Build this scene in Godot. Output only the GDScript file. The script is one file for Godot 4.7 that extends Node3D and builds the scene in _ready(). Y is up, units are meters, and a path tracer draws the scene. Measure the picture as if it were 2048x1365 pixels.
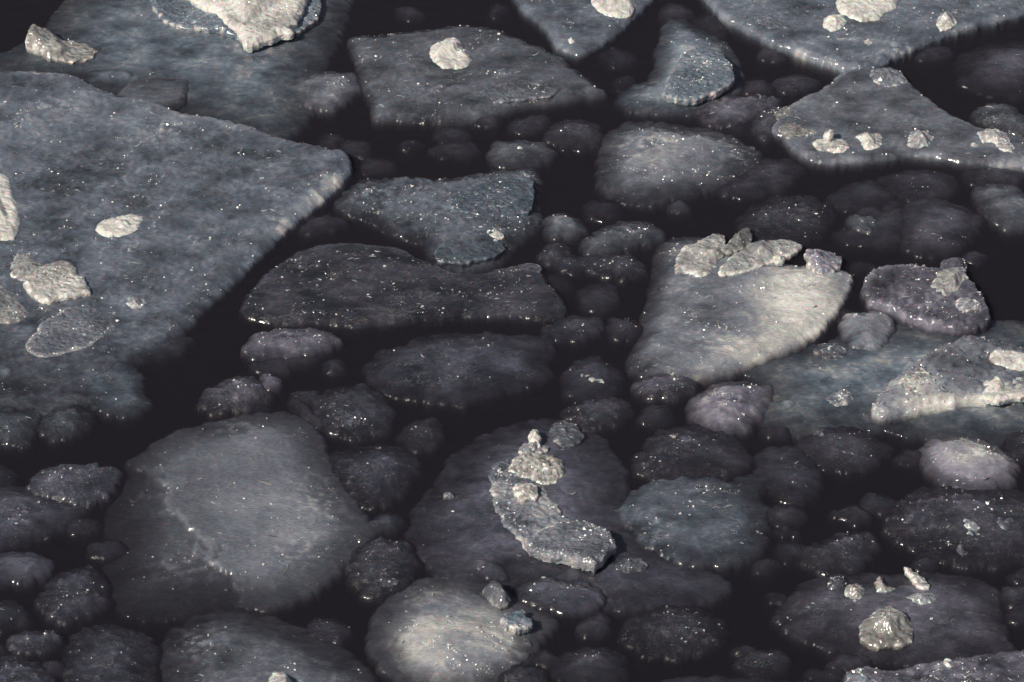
extends Node3D
# A dark harbour basin filled with drifting ice, seen steeply from a quay through a long lens.
# Metres, y up, the still water lies at y = 0. Outlines are centimetres on the ground (x, z).

const TINTS := {
	"teal": Vector3(0.79, 0.98, 1.26), "blue": Vector3(0.84, 0.97, 1.25), "grey": Vector3(0.90, 0.97, 1.20),
	"cool": Vector3(0.97, 1.0, 1.06), "purple": Vector3(0.99, 0.95, 1.26), "violet": Vector3(0.92, 0.94, 1.30), "cream": Vector3(1.02, 1.0, 0.98),
}
var M := {}
var rough_noise := FastNoiseLite.new()
var flake_noise := FastNoiseLite.new()
var patch_noise := FastNoiseLite.new()
var edge_noise := FastNoiseLite.new()
var ridge_noise := FastNoiseLite.new()
var flecks: ImageTexture
var gloss: NoiseTexture2D
var veil: ImageTexture
var rng := RandomNumberGenerator.new()
var crystals: Array[ArrayMesh] = []
var flakes: Array[ArrayMesh] = []
var floes := {}     # id -> the height grid of each built piece, to rest others on
var taken := {}


func _ready() -> void:
	camera_and_light()
	materials()
	noises()
	water()
	floes_far_left()
	floes_middle()
	floes_right()
	floes_near()
	loose_pieces()
	litter()


# ------------------------------------------------------------------ camera, sky, sun, exposure
func camera_and_light() -> void:
	var cam := Camera3D.new()
	cam.name = "camera"
	add_child(cam)
	cam.fov = 10.156
	cam.near = 0.5
	cam.far = 900.0
	cam.position = Vector3(0, 18.4698, 23.6403)
	cam.rotation_degrees = Vector3(-38, 0, 0)
	cam.current = true
	var env := Environment.new()
	env.background_mode = Environment.BG_SKY
	var sky := Sky.new()
	var pm := ProceduralSkyMaterial.new()
	pm.sky_top_color = Color(0.105, 0.125, 0.165).linear_to_srgb()
	pm.sky_horizon_color = Color(0.24, 0.235, 0.285).linear_to_srgb()
	pm.sky_curve = 0.25
	pm.ground_bottom_color = Color(0.02, 0.02, 0.025).linear_to_srgb()
	pm.ground_horizon_color = Color(0.05, 0.05, 0.06).linear_to_srgb()
	pm.sun_angle_max = 2.0
	sky.sky_material = pm
	env.sky = sky
	env.tonemap_mode = Environment.TONE_MAPPER_LINEAR
	env.tonemap_exposure = 1.0
	env.sdfgi_enabled = true
	env.ssao_enabled = true
	env.ssil_enabled = true
	env.volumetric_fog_enabled = true
	env.volumetric_fog_density = 0.0
	var we := WorldEnvironment.new()
	we.name = "environment"
	we.environment = env
	add_child(we)
	var sun := DirectionalLight3D.new()
	sun.name = "sun"
	sun.light_color = Color(1.0, 0.965, 0.90)
	sun.light_energy = 1.4
	sun.light_angular_distance = 0.5
	sun.shadow_enabled = true
	add_child(sun)
	sun.look_at_from_position(Vector3(-0.60, 0.74, 0.52), Vector3.ZERO, Vector3.UP)


# ------------------------------------------------------------------ materials
func noise_tex(n: FastNoiseLite, size := 1024, ramp: Gradient = null) -> NoiseTexture2D:
	var t := NoiseTexture2D.new()
	t.width = size
	t.height = size
	t.seamless = true
	t.noise = n
	if ramp:
		t.color_ramp = ramp
	return t


func fnl(kind: int, freq: float, octaves: int, s: int, fractal := FastNoiseLite.FRACTAL_FBM) -> FastNoiseLite:
	var n := FastNoiseLite.new()
	n.noise_type = kind
	n.frequency = freq
	n.fractal_type = fractal
	n.fractal_octaves = octaves
	n.fractal_gain = 0.55
	n.seed = s
	return n


func ice_material(called: String, rough: float, relief: float, scale: Vector3, tone_tex: Texture2D, bump: Texture2D) -> StandardMaterial3D:
	var m := StandardMaterial3D.new()
	m.resource_name = called
	m.vertex_color_use_as_albedo = true
	m.albedo_texture = tone_tex
	m.roughness = rough
	m.metallic_specular = 0.42
	m.uv1_triplanar = true
	m.uv1_world_triplanar = true
	m.uv1_scale = scale
	m.heightmap_enabled = true
	m.heightmap_texture = bump
	m.heightmap_scale = relief
	m.roughness_texture = gloss
	m.roughness_texture_channel = BaseMaterial3D.TEXTURE_CHANNEL_RED
	m.detail_enabled = true
	m.detail_albedo = veil
	m.detail_mask = flecks
	m.detail_blend_mode = BaseMaterial3D.BLEND_MODE_MIX
	m.detail_uv_layer = BaseMaterial3D.DETAIL_UV_1
	return m


# thin broken threads of white frost, gathered in patches
func fleck_mask() -> ImageTexture:
	var size := 1024
	var threads := fnl(FastNoiseLite.TYPE_SIMPLEX_SMOOTH, 0.03, 4, 61, FastNoiseLite.FRACTAL_RIDGED).get_seamless_image(size, size).get_data()
	var gate := fnl(FastNoiseLite.TYPE_SIMPLEX_SMOOTH, 0.006, 5, 67).get_seamless_image(size, size).get_data()
	var out := PackedByteArray()
	out.resize(size * size)
	for k in size * size:
		var v := (threads[k] - 190) * (gate[k] - 120)
		out[k] = 0 if threads[k] < 190 or gate[k] < 120 else mini(200, v / 12)
	return ImageTexture.create_from_image(Image.create_from_data(size, size, false, Image.FORMAT_L8, out))


func ramp(from: float, to: float, most: float, least := 0.0) -> Gradient:
	var g := Gradient.new()
	g.offsets = PackedFloat32Array([0.0, from, to, 1.0])
	g.colors = PackedColorArray([Color(least, least, least), Color(least, least, least), Color(most, most, most), Color(most, most, most)])
	return g


func materials() -> void:
	var grain := noise_tex(fnl(FastNoiseLite.TYPE_SIMPLEX_SMOOTH, 0.045, 5, 11), 1024, ramp(0.15, 0.85, 1.0, 0.84))
	var bump := noise_tex(fnl(FastNoiseLite.TYPE_SIMPLEX_SMOOTH, 0.04, 5, 23), 1024)
	var crust := noise_tex(fnl(FastNoiseLite.TYPE_SIMPLEX_SMOOTH, 0.03, 5, 37, FastNoiseLite.FRACTAL_RIDGED), 1024)
	var melt := noise_tex(fnl(FastNoiseLite.TYPE_SIMPLEX_SMOOTH, 0.014, 2, 43), 1024)
	gloss = noise_tex(fnl(FastNoiseLite.TYPE_SIMPLEX_SMOOTH, 0.01, 6, 71), 1024, ramp(0.25, 0.8, 1.0, 0.3))
	flecks = fleck_mask()
	var white := Image.create_empty(4, 4, false, Image.FORMAT_RGB8)
	white.fill(Color(0.62, 0.62, 0.62))
	veil = ImageTexture.create_from_image(white)
	M.wet = ice_material("wet_ice", 0.42, 0.45, Vector3(0.42, 1.0, 0.95), grain, bump)
	M.crust = ice_material("crusted_ice", 0.4, 0.7, Vector3(0.6, 1.2, 1.1), grain, crust)
	M.snow = ice_material("snow_ice", 0.5, 1.1, Vector3(1.1, 1.3, 1.4), grain, melt)
	M.chunk = ice_material("clear_chunk_ice", 0.36, 1.9, Vector3(1.0, 1.2, 1.3), grain, melt)
	for soft in [[M.wet, 0.9], [M.crust, 0.8], [M.snow, 1.0], [M.chunk, 1.0]]:
		soft[0].subsurf_scatter_enabled = true
		soft[0].subsurf_scatter_strength = soft[1]
		soft[0].clearcoat_enabled = true
		soft[0].clearcoat = 1.0
		soft[0].clearcoat_roughness = 0.07
	M.snow.backlight_enabled = true
	M.snow.backlight = Color(0.3, 0.3, 0.3)
	var gl := (M.chunk as StandardMaterial3D).duplicate() as StandardMaterial3D
	gl.resource_name = "glassy_ice"
	gl.roughness = 0.31
	gl.subsurf_scatter_enabled = false
	gl.refraction_enabled = true
	gl.refraction_scale = 0.031
	gl.albedo_color = Color(1, 1, 1, 0.52)
	M.glass = gl
	var c := StandardMaterial3D.new()
	c.resource_name = "frost_glint_crystal"
	c.albedo_color = Color(0.96, 0.96, 0.95)  # near white and part metal, to mimic sun sparkle
	c.roughness = 0.36
	c.metallic = 0.4
	c.metallic_specular = 0.6
	M.frost = c
	var fl := StandardMaterial3D.new()
	fl.resource_name = "refrozen_flake"
	fl.albedo_color = Color(0.30, 0.31, 0.34).linear_to_srgb()
	fl.roughness = 0.18
	fl.metallic_specular = 0.5
	M.flake = fl
	var w := StandardMaterial3D.new()
	w.resource_name = "water_surface"
	w.transparency = BaseMaterial3D.TRANSPARENCY_ALPHA
	w.albedo_color = Color(0.05, 0.05, 0.06, 0.01)
	w.roughness = 0.06
	w.metallic_specular = 0.36
	w.heightmap_enabled = true
	w.heightmap_texture = noise_tex(fnl(FastNoiseLite.TYPE_SIMPLEX_SMOOTH, 0.012, 4, 51), 512)
	w.heightmap_scale = 0.35
	w.uv1_triplanar = true
	w.uv1_world_triplanar = true
	w.uv1_scale = Vector3(0.55, 1, 1.3)
	M.water = w
	for spec in [["dry_straw", Color(0.30, 0.27, 0.2)], ["dark_straw", Color(0.05, 0.045, 0.045)]]:
		var s := StandardMaterial3D.new()
		s.resource_name = spec[0]
		s.albedo_color = (spec[1] as Color).linear_to_srgb()
		s.roughness = 0.7
		M[spec[0]] = s


func noises() -> void:
	rough_noise = fnl(FastNoiseLite.TYPE_SIMPLEX_SMOOTH, 2.6, 5, 3)
	flake_noise = fnl(FastNoiseLite.TYPE_SIMPLEX_SMOOTH, 9.0, 3, 7)
	patch_noise = fnl(FastNoiseLite.TYPE_SIMPLEX_SMOOTH, 1.7, 5, 13)
	edge_noise = fnl(FastNoiseLite.TYPE_SIMPLEX_SMOOTH, 5.0, 4, 19)
	ridge_noise = fnl(FastNoiseLite.TYPE_SIMPLEX_SMOOTH, 6.0, 4, 29, FastNoiseLite.FRACTAL_RIDGED)
	rng.seed = 4711
	for k in 5:
		var st := SurfaceTool.new()
		st.begin(Mesh.PRIMITIVE_TRIANGLES)
		var ring := []
		for j in 5:
			var a := TAU * (j + rng.randf_range(-0.3, 0.3)) / 5
			ring.append(Vector3(cos(a) * rng.randf_range(0.7, 1.2), rng.randf_range(-0.3, 0.3), sin(a) * rng.randf_range(0.6, 1.0)))
		var top := Vector3(rng.randf_range(-0.3, 0.3), rng.randf_range(0.6, 1.1), rng.randf_range(-0.3, 0.3))
		var low := Vector3(0, -0.7, 0)
		for j in 5:
			for v in [top, ring[j], ring[(j + 1) % 5], low, ring[(j + 1) % 5], ring[j]]:
				st.set_smooth_group(-1)
				st.add_vertex(v)
		st.generate_normals()
		crystals.append(st.commit())
	for k in 4:
		# a bent sliver, thick in the middle and sharp at both ends
		var st := SurfaceTool.new()
		st.begin(Mesh.PRIMITIVE_TRIANGLES)
		var bend := rng.randf_range(0.2, 0.9)
		for j in 7:
			var t := j / 6.0 * 2.0 - 1.0
			var w := 0.26 * (1.0 - t * t) + 0.02
			var c := Vector3(t * 1.3, 0, bend * t * t * 0.8)
			for v in [Vector3(0, -0.15, -w * 1.2), Vector3(0, w * rng.randf_range(0.8, 1.5), -w * 0.1), Vector3(0, -0.15, w * 1.1)]:
				st.add_vertex(c + v)
		for j in 6:
			for side in 3:
				var a := j * 3 + side
				var b := j * 3 + (side + 1) % 3
				for i in [a, a + 3, b, b, a + 3, b + 3]:
					st.add_index(i)
		st.generate_normals()
		flakes.append(st.commit())


# ------------------------------------------------------------------ small helpers
func numbered(called: String) -> String:
	taken[called] = taken.get(called, -1) + 1
	return called if taken[called] == 0 else "%s_%03d" % [called, taken[called]]


func tag(o: Node3D, label: String, category: String, group := "") -> void:
	o.set_meta("label", label)
	o.set_meta("category", category)
	if group:
		o.set_meta("group", group)


func part(called: String, mesh: Mesh, m: Material, parent: Node3D) -> MeshInstance3D:
	var o := MeshInstance3D.new()
	o.name = called
	o.mesh = mesh
	o.material_override = m
	parent.add_child(o, true)
	return o


func water() -> void:
	var sheet := PlaneMesh.new()
	sheet.size = Vector2(500, 500)
	var o := MeshInstance3D.new()
	o.name = "water"
	o.mesh = sheet
	o.material_override = M.water
	o.set_meta("label", "still black water between the ice floes")
	o.set_meta("kind", "structure")
	add_child(o)
	var murk := FogVolume.new()
	murk.name = "murky_water"
	murk.shape = RenderingServer.FOG_VOLUME_SHAPE_BOX
	murk.size = Vector3(500, 4, 500)
	murk.position = Vector3(0, -2.004, 0)
	var fm := FogMaterial.new()
	fm.resource_name = "murk"
	fm.density = 9.5
	fm.albedo = Color(0.065, 0.053, 0.075).linear_to_srgb()
	murk.material = fm
	murk.set_meta("kind", "stuff")
	murk.set_meta("label", "dark murk of the harbour water under its surface")
	add_child(murk)


# ------------------------------------------------------------------ ice bodies
# An outline becomes a lump of ice: a grid over its top whose outer rows are folded down over the rim as a broken side wall.
func trace(cm: Array, jag: float, rounding: int, at: Vector2, step: float, fine: float) -> PackedVector2Array:
	var o := PackedVector2Array()
	for k in range(0, cm.size(), 2):
		o.append(Vector2(cm[k], cm[k + 1]) * 0.01 - at)
	for r in rounding:
		var q := PackedVector2Array()
		for k in o.size():
			var a := o[k]
			var b := o[(k + 1) % o.size()]
			q.append(a.lerp(b, 0.15))
			q.append(a.lerp(b, 0.85))
		o = q
	var d := PackedVector2Array()
	for k in o.size():
		var a := o[k]
		var b := o[(k + 1) % o.size()]
		var n := maxi(1, roundi(a.distance_to(b) / step))
		var side := (b - a).orthogonal().normalized()
		for j in n:
			var p := a.lerp(b, float(j) / n)
			var w := p + at
			d.append(p + side * jag * (edge_noise.get_noise_2d(w.x * 1.4, w.y * 1.4) + fine * edge_noise.get_noise_2d(w.x * 3.7 + 40, w.y * 3.7)))
	return d


func area_of(o: PackedVector2Array) -> float:
	var a := 0.0
	for k in o.size():
		a += o[k].cross(o[(k + 1) % o.size()])
	return a * 0.5


func ice_body(id: String, at: Vector3, cm: Array, p: Dictionary) -> ArrayMesh:
	var kind: String = p.kind
	var chunk := kind == "C"
	var at2 := Vector2(at.x, at.z)
	var cell: float = p.cell
	var jag: float = p.get("edge", 0.012) * (2.2 if p.has("jag") else 1.0)
	var o := trace(cm, jag, 1, at2, maxf(cell * 1.3, 0.011), 0.1 if kind == "D" else 0.15 if kind == "S" else 0.4)
	p.band = minf(p.band, 0.38 * sqrt(absf(area_of(o)))) if kind == "D" else p.band
	var lo := o[0]
	var hi := o[0]
	for v in o:
		lo = lo.min(v)
		hi = hi.max(v)
	var span := hi - lo
	var skirt := cell * 6.0
	var band: float = maxf(p.band, skirt)
	lo -= Vector2.ONE * (skirt + cell)
	var nx := ceili((span.x + 2 * skirt + 2 * cell) / cell) + 1
	var nz := ceili((span.y + 2 * skirt + 2 * cell) / cell) + 1
	var dist := PackedFloat32Array()
	dist.resize(nx * nz)
	dist.fill(1e6)
	var near := PackedVector2Array()
	near.resize(nx * nz)
	var n := o.size()
	for k in n:
		var a := o[k]
		var e := o[(k + 1) % n] - a
		var l2 := maxf(e.length_squared(), 1e-9)
		var i0 := maxi(0, floori((minf(a.x, a.x + e.x) - band - lo.x) / cell))
		var i1 := mini(nx - 1, ceili((maxf(a.x, a.x + e.x) + band - lo.x) / cell))
		var j0 := maxi(0, floori((minf(a.y, a.y + e.y) - band - lo.y) / cell))
		var j1 := mini(nz - 1, ceili((maxf(a.y, a.y + e.y) + band - lo.y) / cell))
		for j in range(j0, j1 + 1):
			var z := lo.y + j * cell - a.y
			for i in range(i0, i1 + 1):
				var x := lo.x + i * cell - a.x
				var t := clampf((x * e.x + z * e.y) / l2, 0.0, 1.0)
				var dx := x - e.x * t
				var dz := z - e.y * t
				var d := dx * dx + dz * dz
				var at_ := j * nx + i
				if d < dist[at_]:
					dist[at_] = d
					near[at_] = a + e * t
	# inside or outside, row by row
	var inside := PackedByteArray()
	inside.resize(nx * nz)
	for j in nz:
		var z := lo.y + j * cell + 1e-5
		var cuts := PackedFloat32Array()
		for k in n:
			var a := o[k]
			var b := o[(k + 1) % n]
			if (a.y > z) != (b.y > z):
				cuts.append(a.x + (z - a.y) / (b.y - a.y) * (b.x - a.x))
		cuts.sort()
		for c in range(0, cuts.size() - 1, 2):
			for i in range(maxi(0, ceili((cuts[c] - lo.x) / cell)), mini(nx, floori((cuts[c + 1] - lo.x) / cell) + 1)):
				inside[j * nx + i] = 1
	# away from the rim the fall towards it is gentle, without the rim's own teeth
	if kind == "D":
		for k in nx * nz:
			dist[k] = sqrt(dist[k])
		for turn in 5:
			var was := dist.duplicate()
			for j in range(1, nz - 1):
				for i in range(1, nx - 1):
					var k := j * nx + i
					if inside[k] and was[k] > cell * 1.2:
						dist[k] = minf(band, (minf(was[k - 1], band) + minf(was[k + 1], band) + minf(was[k - nx], band) + minf(was[k + nx], band)) * 0.25)
		for k in nx * nz:
			dist[k] = dist[k] * dist[k]
	# facets of a loose lump: it is cut by a few tilted planes
	var r := RandomNumberGenerator.new()
	r.seed = hash(id)
	var cuts_n := []
	if chunk:
		for k in 11:
			var a := r.randf() * TAU
			var s := r.randf_range(0.25, 1.1) * (0.14 if p.has("flat") else 1.0)
			var reach := minf(span.x, span.y) * 0.5
			cuts_n.append([cos(a) * s, sin(a) * s, r.randf_range(0.5, 1.15) * p.H + s * reach * r.randf_range(-0.15, 0.4)])
	var tint: Vector3 = TINTS[p.tint]
	var verts := PackedVector3Array()
	verts.resize(nx * nz)
	var cols := PackedColorArray()
	cols.resize(nx * nz)
	var use := PackedByteArray()
	use.resize(nx * nz)
	var top: float = p.get("top", 0.0)
	var tilt: Vector2 = p.get("tilt", Vector2.ZERO)
	var drop: float = p.drop
	var relief: float = p.relief
	var flake: float = p.flake
	var wall: float = p.wall
	for j in nz:
		for i in nx:
			var k := j * nx + i
			var d := sqrt(dist[k])
			var inn := inside[k] == 1
			if not inn and d > skirt:
				continue
			use[k] = 1
			var g := Vector2(lo.x + i * cell, lo.y + j * cell)
			var q := g
			var s := 0.0
			if d < cell * 0.42:
				q = near[k]
				d = 0.0
			elif not inn:
				s = d / skirt
				q = near[k]
				d = 0.0
			var w := q + at2
			var t := clampf(d / p.band, 0.0, 1.0)
			var edge := (1.0 - t) * (1.0 - t) if kind != "D" else 1.0 - smoothstep(-0.25, 1.0, t)
			var rn := rough_noise.get_noise_2d(w.x, w.y)
			var fn := flake_noise.get_noise_2d(w.x * p.get("grain", 1.0), w.y * 1.35 * p.get("grain", 1.0))
			var y := 0.0
			if chunk:
				y = 1e6
				for c in cuts_n:
					y = minf(y, c[2] - c[0] * q.x - c[1] * q.y)
				y = maxf(y, 0.25 * p.H) + tilt.x * q.x + tilt.y * q.y
				var crag := ridge_noise.get_noise_2d(w.x * p.grain * 1.5 + 5, w.y * p.grain * 1.5) + 0.35
				y = y * (1.0 - drop * edge) + (relief * rn + flake * fn + p.crag * minf(1.0, p.H / 0.1) * crag) * (0.4 + 0.6 * t)
				y = maxf(y, 0.006)
			else:
				y = top + tilt.x * q.x + tilt.y * q.y - drop * edge + relief * rn
				y += flake * maxf(0.0, fn - 0.05) * 2.0
				if p.has("layered"):
					y += 0.03 * absf(fposmod(w.y * 2.1 + rn * 1.6, 1.0) - 0.35)
				if p.has("ledge"):
					var l: Array = p.ledge
					var off := (w - Vector2(l[0], l[1])).dot(Vector2(l[1] - l[3], l[2] - l[0]).normalized()) + 0.3 * rn + 0.04 * fn
					y -= float(l[4]) * smoothstep(-0.04, 0.12, off)
				y += p.get("crag", 0.0) * (ridge_noise.get_noise_2d(w.x, w.y * 1.3) + 0.2)
				if kind == "S" and not p.has("sink"):
					y = maxf(y, 0.006 + 0.004 * rn) if t > 0.3 else y
			var pn := patch_noise.get_noise_2d(w.x, w.y * 1.5)
			var shade: float = 1.0 + p.mottle * pn + p.mottle * 0.25 * fn
			shade += 0.3 * p.mottle * flake_noise.get_noise_2d(w.x * 0.45 + 20, w.y * 0.9)
			shade = maxf(shade, 0.3) + p.vein * smoothstep(0.35, 0.8, ridge_noise.get_noise_2d(w.x * 0.8 + 3, w.y * 1.2)) * maxf(0.0, 0.5 + 2.0 * pn)
			if p.has("spots"):
				for c in p.spots:
					var far := Vector2(w.x - c[0], w.y - c[1]) / Vector2(c[2], c[3])
					shade += 1.1 * exp(-far.length_squared() * 1.5) * maxf(0.0, 0.2 + fn * 2.6)
			if p.has("tone_blobs"):
				for c in p.tone_blobs:
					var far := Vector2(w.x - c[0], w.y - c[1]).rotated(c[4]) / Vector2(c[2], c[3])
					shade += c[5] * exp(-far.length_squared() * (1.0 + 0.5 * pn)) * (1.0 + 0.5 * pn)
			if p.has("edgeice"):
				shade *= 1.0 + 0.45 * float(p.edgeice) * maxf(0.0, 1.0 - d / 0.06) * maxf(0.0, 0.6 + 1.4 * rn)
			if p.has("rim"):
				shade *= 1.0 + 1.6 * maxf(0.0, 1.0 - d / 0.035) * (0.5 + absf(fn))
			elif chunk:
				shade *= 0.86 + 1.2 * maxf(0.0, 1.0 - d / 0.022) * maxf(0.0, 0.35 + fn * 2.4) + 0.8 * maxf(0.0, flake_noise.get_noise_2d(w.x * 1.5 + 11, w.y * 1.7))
			if s > 0.0:
				var out := (g - q).normalized()
				q += out * (p.bulge * sin(PI * minf(1.0, s * 1.15)) + (0.012 if kind != "D" else 0.006) * flake_noise.get_noise_3d(w.x * 0.9, s * 2.6, w.y * 0.9) * minf(1.0, s * 3.0) * (1.0 if not chunk else 0.6))
				y -= pow(s, 1.7) * (wall + (y if chunk else maxf(0.0, y)))
			verts[k] = Vector3(q.x, y, q.y)
			shade = maxf(shade, 0.15)
			var to_cream := smoothstep(0.16, 0.62, float(p.tone) * shade)  # brighter tones shift from the tint towards cream
			var c3 := tint.lerp(TINTS.cream, to_cream) * float(p.tone) * shade
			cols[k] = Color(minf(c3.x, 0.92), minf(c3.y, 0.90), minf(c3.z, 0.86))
	var st := SurfaceTool.new()
	st.begin(Mesh.PRIMITIVE_TRIANGLES)
	var number := PackedInt32Array()
	number.resize(nx * nz)
	var count := 0
	for k in nx * nz:
		if use[k]:
			number[k] = count
			count += 1
			st.set_color(cols[k])
			st.add_vertex(verts[k])
	for j in nz - 1:
		for i in nx - 1:
			var a := j * nx + i
			var b := a + 1
			var c := a + nx
			var e := c + 1
			if use[a] and use[b] and use[c] and use[e]:
				if (i + j) % 2:
					st.add_index(number[a]); st.add_index(number[b]); st.add_index(number[c])
					st.add_index(number[b]); st.add_index(number[e]); st.add_index(number[c])
				else:
					st.add_index(number[a]); st.add_index(number[b]); st.add_index(number[e])
					st.add_index(number[a]); st.add_index(number[e]); st.add_index(number[c])
	st.generate_normals()
	floes[id] = {"at": at, "lo": lo, "cell": cell, "nx": nx, "nz": nz, "verts": verts, "inside": inside, "dist": dist, "span": span}
	return st.commit()


# the height of a built piece's top at a place, in world metres
func top_of(id: String, w: Vector2) -> float:
	var f: Dictionary = floes[id]
	var i := clampi(roundi((w.x - f.at.x - f.lo.x) / f.cell), 0, f.nx - 1)
	var j := clampi(roundi((w.y - f.at.z - f.lo.y) / f.cell), 0, f.nz - 1)
	return (f.verts as PackedVector3Array)[j * f.nx + i].y + f.at.y


func frost_on(id: String, root: Node3D, per_m2: float, rim: bool, big := 1.0, spots := []) -> void:  # pale frost grains that also stand in for sun glints on wet ice
	var f: Dictionary = floes[id]
	var verts: PackedVector3Array = f.verts
	var inside: PackedByteArray = f.inside
	var dist: PackedFloat32Array = f.dist
	var picks := PackedInt32Array()
	var r := RandomNumberGenerator.new()
	r.seed = hash(id) + 5
	var chance: float = per_m2 * f.cell * f.cell
	for k in verts.size():
		if not inside[k]:
			continue
		var v := verts[k]
		var wx: float = v.x + f.at.x
		var wz: float = v.z + f.at.z
		var gate := smoothstep(0.06, 0.42, patch_noise.get_noise_2d(wx * 1.5 + 30, wz * 2.0))
		var heap := 0.015 + gate * 16.0 * smoothstep(0.15, 0.75, ridge_noise.get_noise_2d(wx * 1.1 + 9, wz * 1.7))
		heap *= 0.5 + 2.0 * maxf(0.0, flake_noise.get_noise_2d(wx * 1.6, wz * 2.0) + 0.1)
		for spot in spots:
			var off := Vector2(wx - spot[0], wz - spot[1]) / Vector2(spot[2], spot[3])
			if off.length_squared() < 4.0:
				heap += spot[4] / maxf(per_m2, 1.0) * exp(-off.length_squared() * 1.5) * (0.2 + 2.5 * maxf(0.0, flake_noise.get_noise_2d(wx * 1.6, wz * 2.0)))
		if rim and dist[k] < 0.0008:
			heap = 3.0 + heap
		if r.randf() < chance * heap:
			picks.append(k)
	if picks.is_empty():
		return
	var mm := MultiMesh.new()
	mm.transform_format = MultiMesh.TRANSFORM_3D
	mm.mesh = crystals[r.randi() % crystals.size()]
	mm.instance_count = picks.size()
	for n in picks.size():
		var s: float = (0.0028 + 0.009 * pow(r.randf(), 3.5)) * big
		var b := Basis.from_euler(Vector3(r.randf() * TAU, r.randf() * TAU, r.randf() * TAU)).scaled(Vector3(s * r.randf_range(0.8, 1.7), s, s))
		var v := verts[picks[n]]
		mm.set_instance_transform(n, Transform3D(b, v + Vector3(r.randf_range(-0.5, 0.5) * f.cell, s * 0.3, r.randf_range(-0.5, 0.5) * f.cell)))
	var o := MultiMeshInstance3D.new()
	o.name = "frost_glint_grains"
	o.multimesh = mm
	o.material_override = M.frost
	o.set_meta("kind", "stuff")
	root.add_child(o, true)


# thin curled flakes and ridges of refrozen ice, lying flat in loose flocks
func flakes_on(id: String, root: Node3D, per_m2: float) -> void:
	var f: Dictionary = floes[id]
	var verts: PackedVector3Array = f.verts
	var r := RandomNumberGenerator.new()
	r.seed = hash(id) + 9
	var picks := PackedInt32Array()
	var chance: float = per_m2 * f.cell * f.cell
	for k in verts.size():
		if f.inside[k] and f.dist[k] > 0.003:
			var v := verts[k]
			var heap := pow(maxf(0.0, patch_noise.get_noise_2d((v.x + f.at.x) * 1.6 + 70, (v.z + f.at.z) * 2.0) + 0.25) * 2.2, 2.0)
			if r.randf() < chance * heap:
				picks.append(k)
	if picks.is_empty():
		return
	var mm := MultiMesh.new()
	mm.transform_format = MultiMesh.TRANSFORM_3D
	mm.mesh = flakes[r.randi() % flakes.size()]
	mm.instance_count = picks.size()
	for n in picks.size():
		var s: float = 0.008 + 0.022 * pow(r.randf(), 2.5)
		var b := Basis.from_euler(Vector3(r.randf_range(-0.3, 0.3), r.randf_range(-0.9, 0.9) + (PI if r.randf() < 0.5 else 0.0), r.randf_range(-0.3, 0.3))).scaled(Vector3(s, s * r.randf_range(0.5, 1.1), s))
		mm.set_instance_transform(n, Transform3D(b, verts[picks[n]]))
	var o := MultiMeshInstance3D.new()
	o.name = "ice_flakes"
	o.multimesh = mm
	o.material_override = M.flake
	o.set_meta("kind", "stuff")
	root.add_child(o, true)


# a floe or slab adrift: body, and where it has one a thicker upper layer, and the frost and glint grains on it
func floe(id: String, called: String, label: String, x: float, z: float, cm: Array, p: Dictionary) -> void:
	var root := Node3D.new()
	root.name = numbered(called)
	root.position = Vector3(x, 0, z)
	add_child(root)
	tag(root, label, "ice slab" if called == "ice_slab" else "ice floe", p.get("group", "ice floes adrift on the dark water"))
	var rough: bool = p.has("rough")
	var d := {"kind": "D", "drop": 0.07, "band": 0.12, "tint": "grey", "tone": 0.1, "relief": 0.010, "flake": 0.016 if rough else 0.006, "mottle": 0.95, "vein": 0.7, "wall": 0.33, "bulge": 0.05, "edge": 0.045}
	if p.kind == "S":
		d.merge({"drop": 0.018, "band": 0.06, "relief": 0.008, "flake": 0.007, "wall": 0.28, "bulge": 0.042, "edge": 0.022}, true)
	d.merge(p, true)
	d.cell = p.get("cell", 0.016 if p.top > -0.01 else 0.024)
	part("ice_body", ice_body(id, root.position, cm, d), M.crust if rough else M.wet, root)
	frost_on(id, root, p.get("frost", 40.0), p.has("edgeice"), 1.0, p.get("spots", []))
	flakes_on(id, root, p.get("frost", 40.0) * 0.5)
	if p.has("layer"):
		var u: Dictionary = d.duplicate()
		u.merge({"top": p.layertop, "tone": p.layertone, "drop": p.get("layerdrop", 0.045), "band": p.get("layerband", 0.10), "cell": 0.016, "wall": 0.1, "bulge": 0.02, "flake": 0.008}, true)
		part("upper_layer", ice_body(id + "_upper", root.position, p.layer, u), M.wet, root)
		frost_on(id + "_upper", root, p.layerfrost, false, 1.0, p.get("spots", []))
		flakes_on(id + "_upper", root, p.layerfrost * 0.5)


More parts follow.
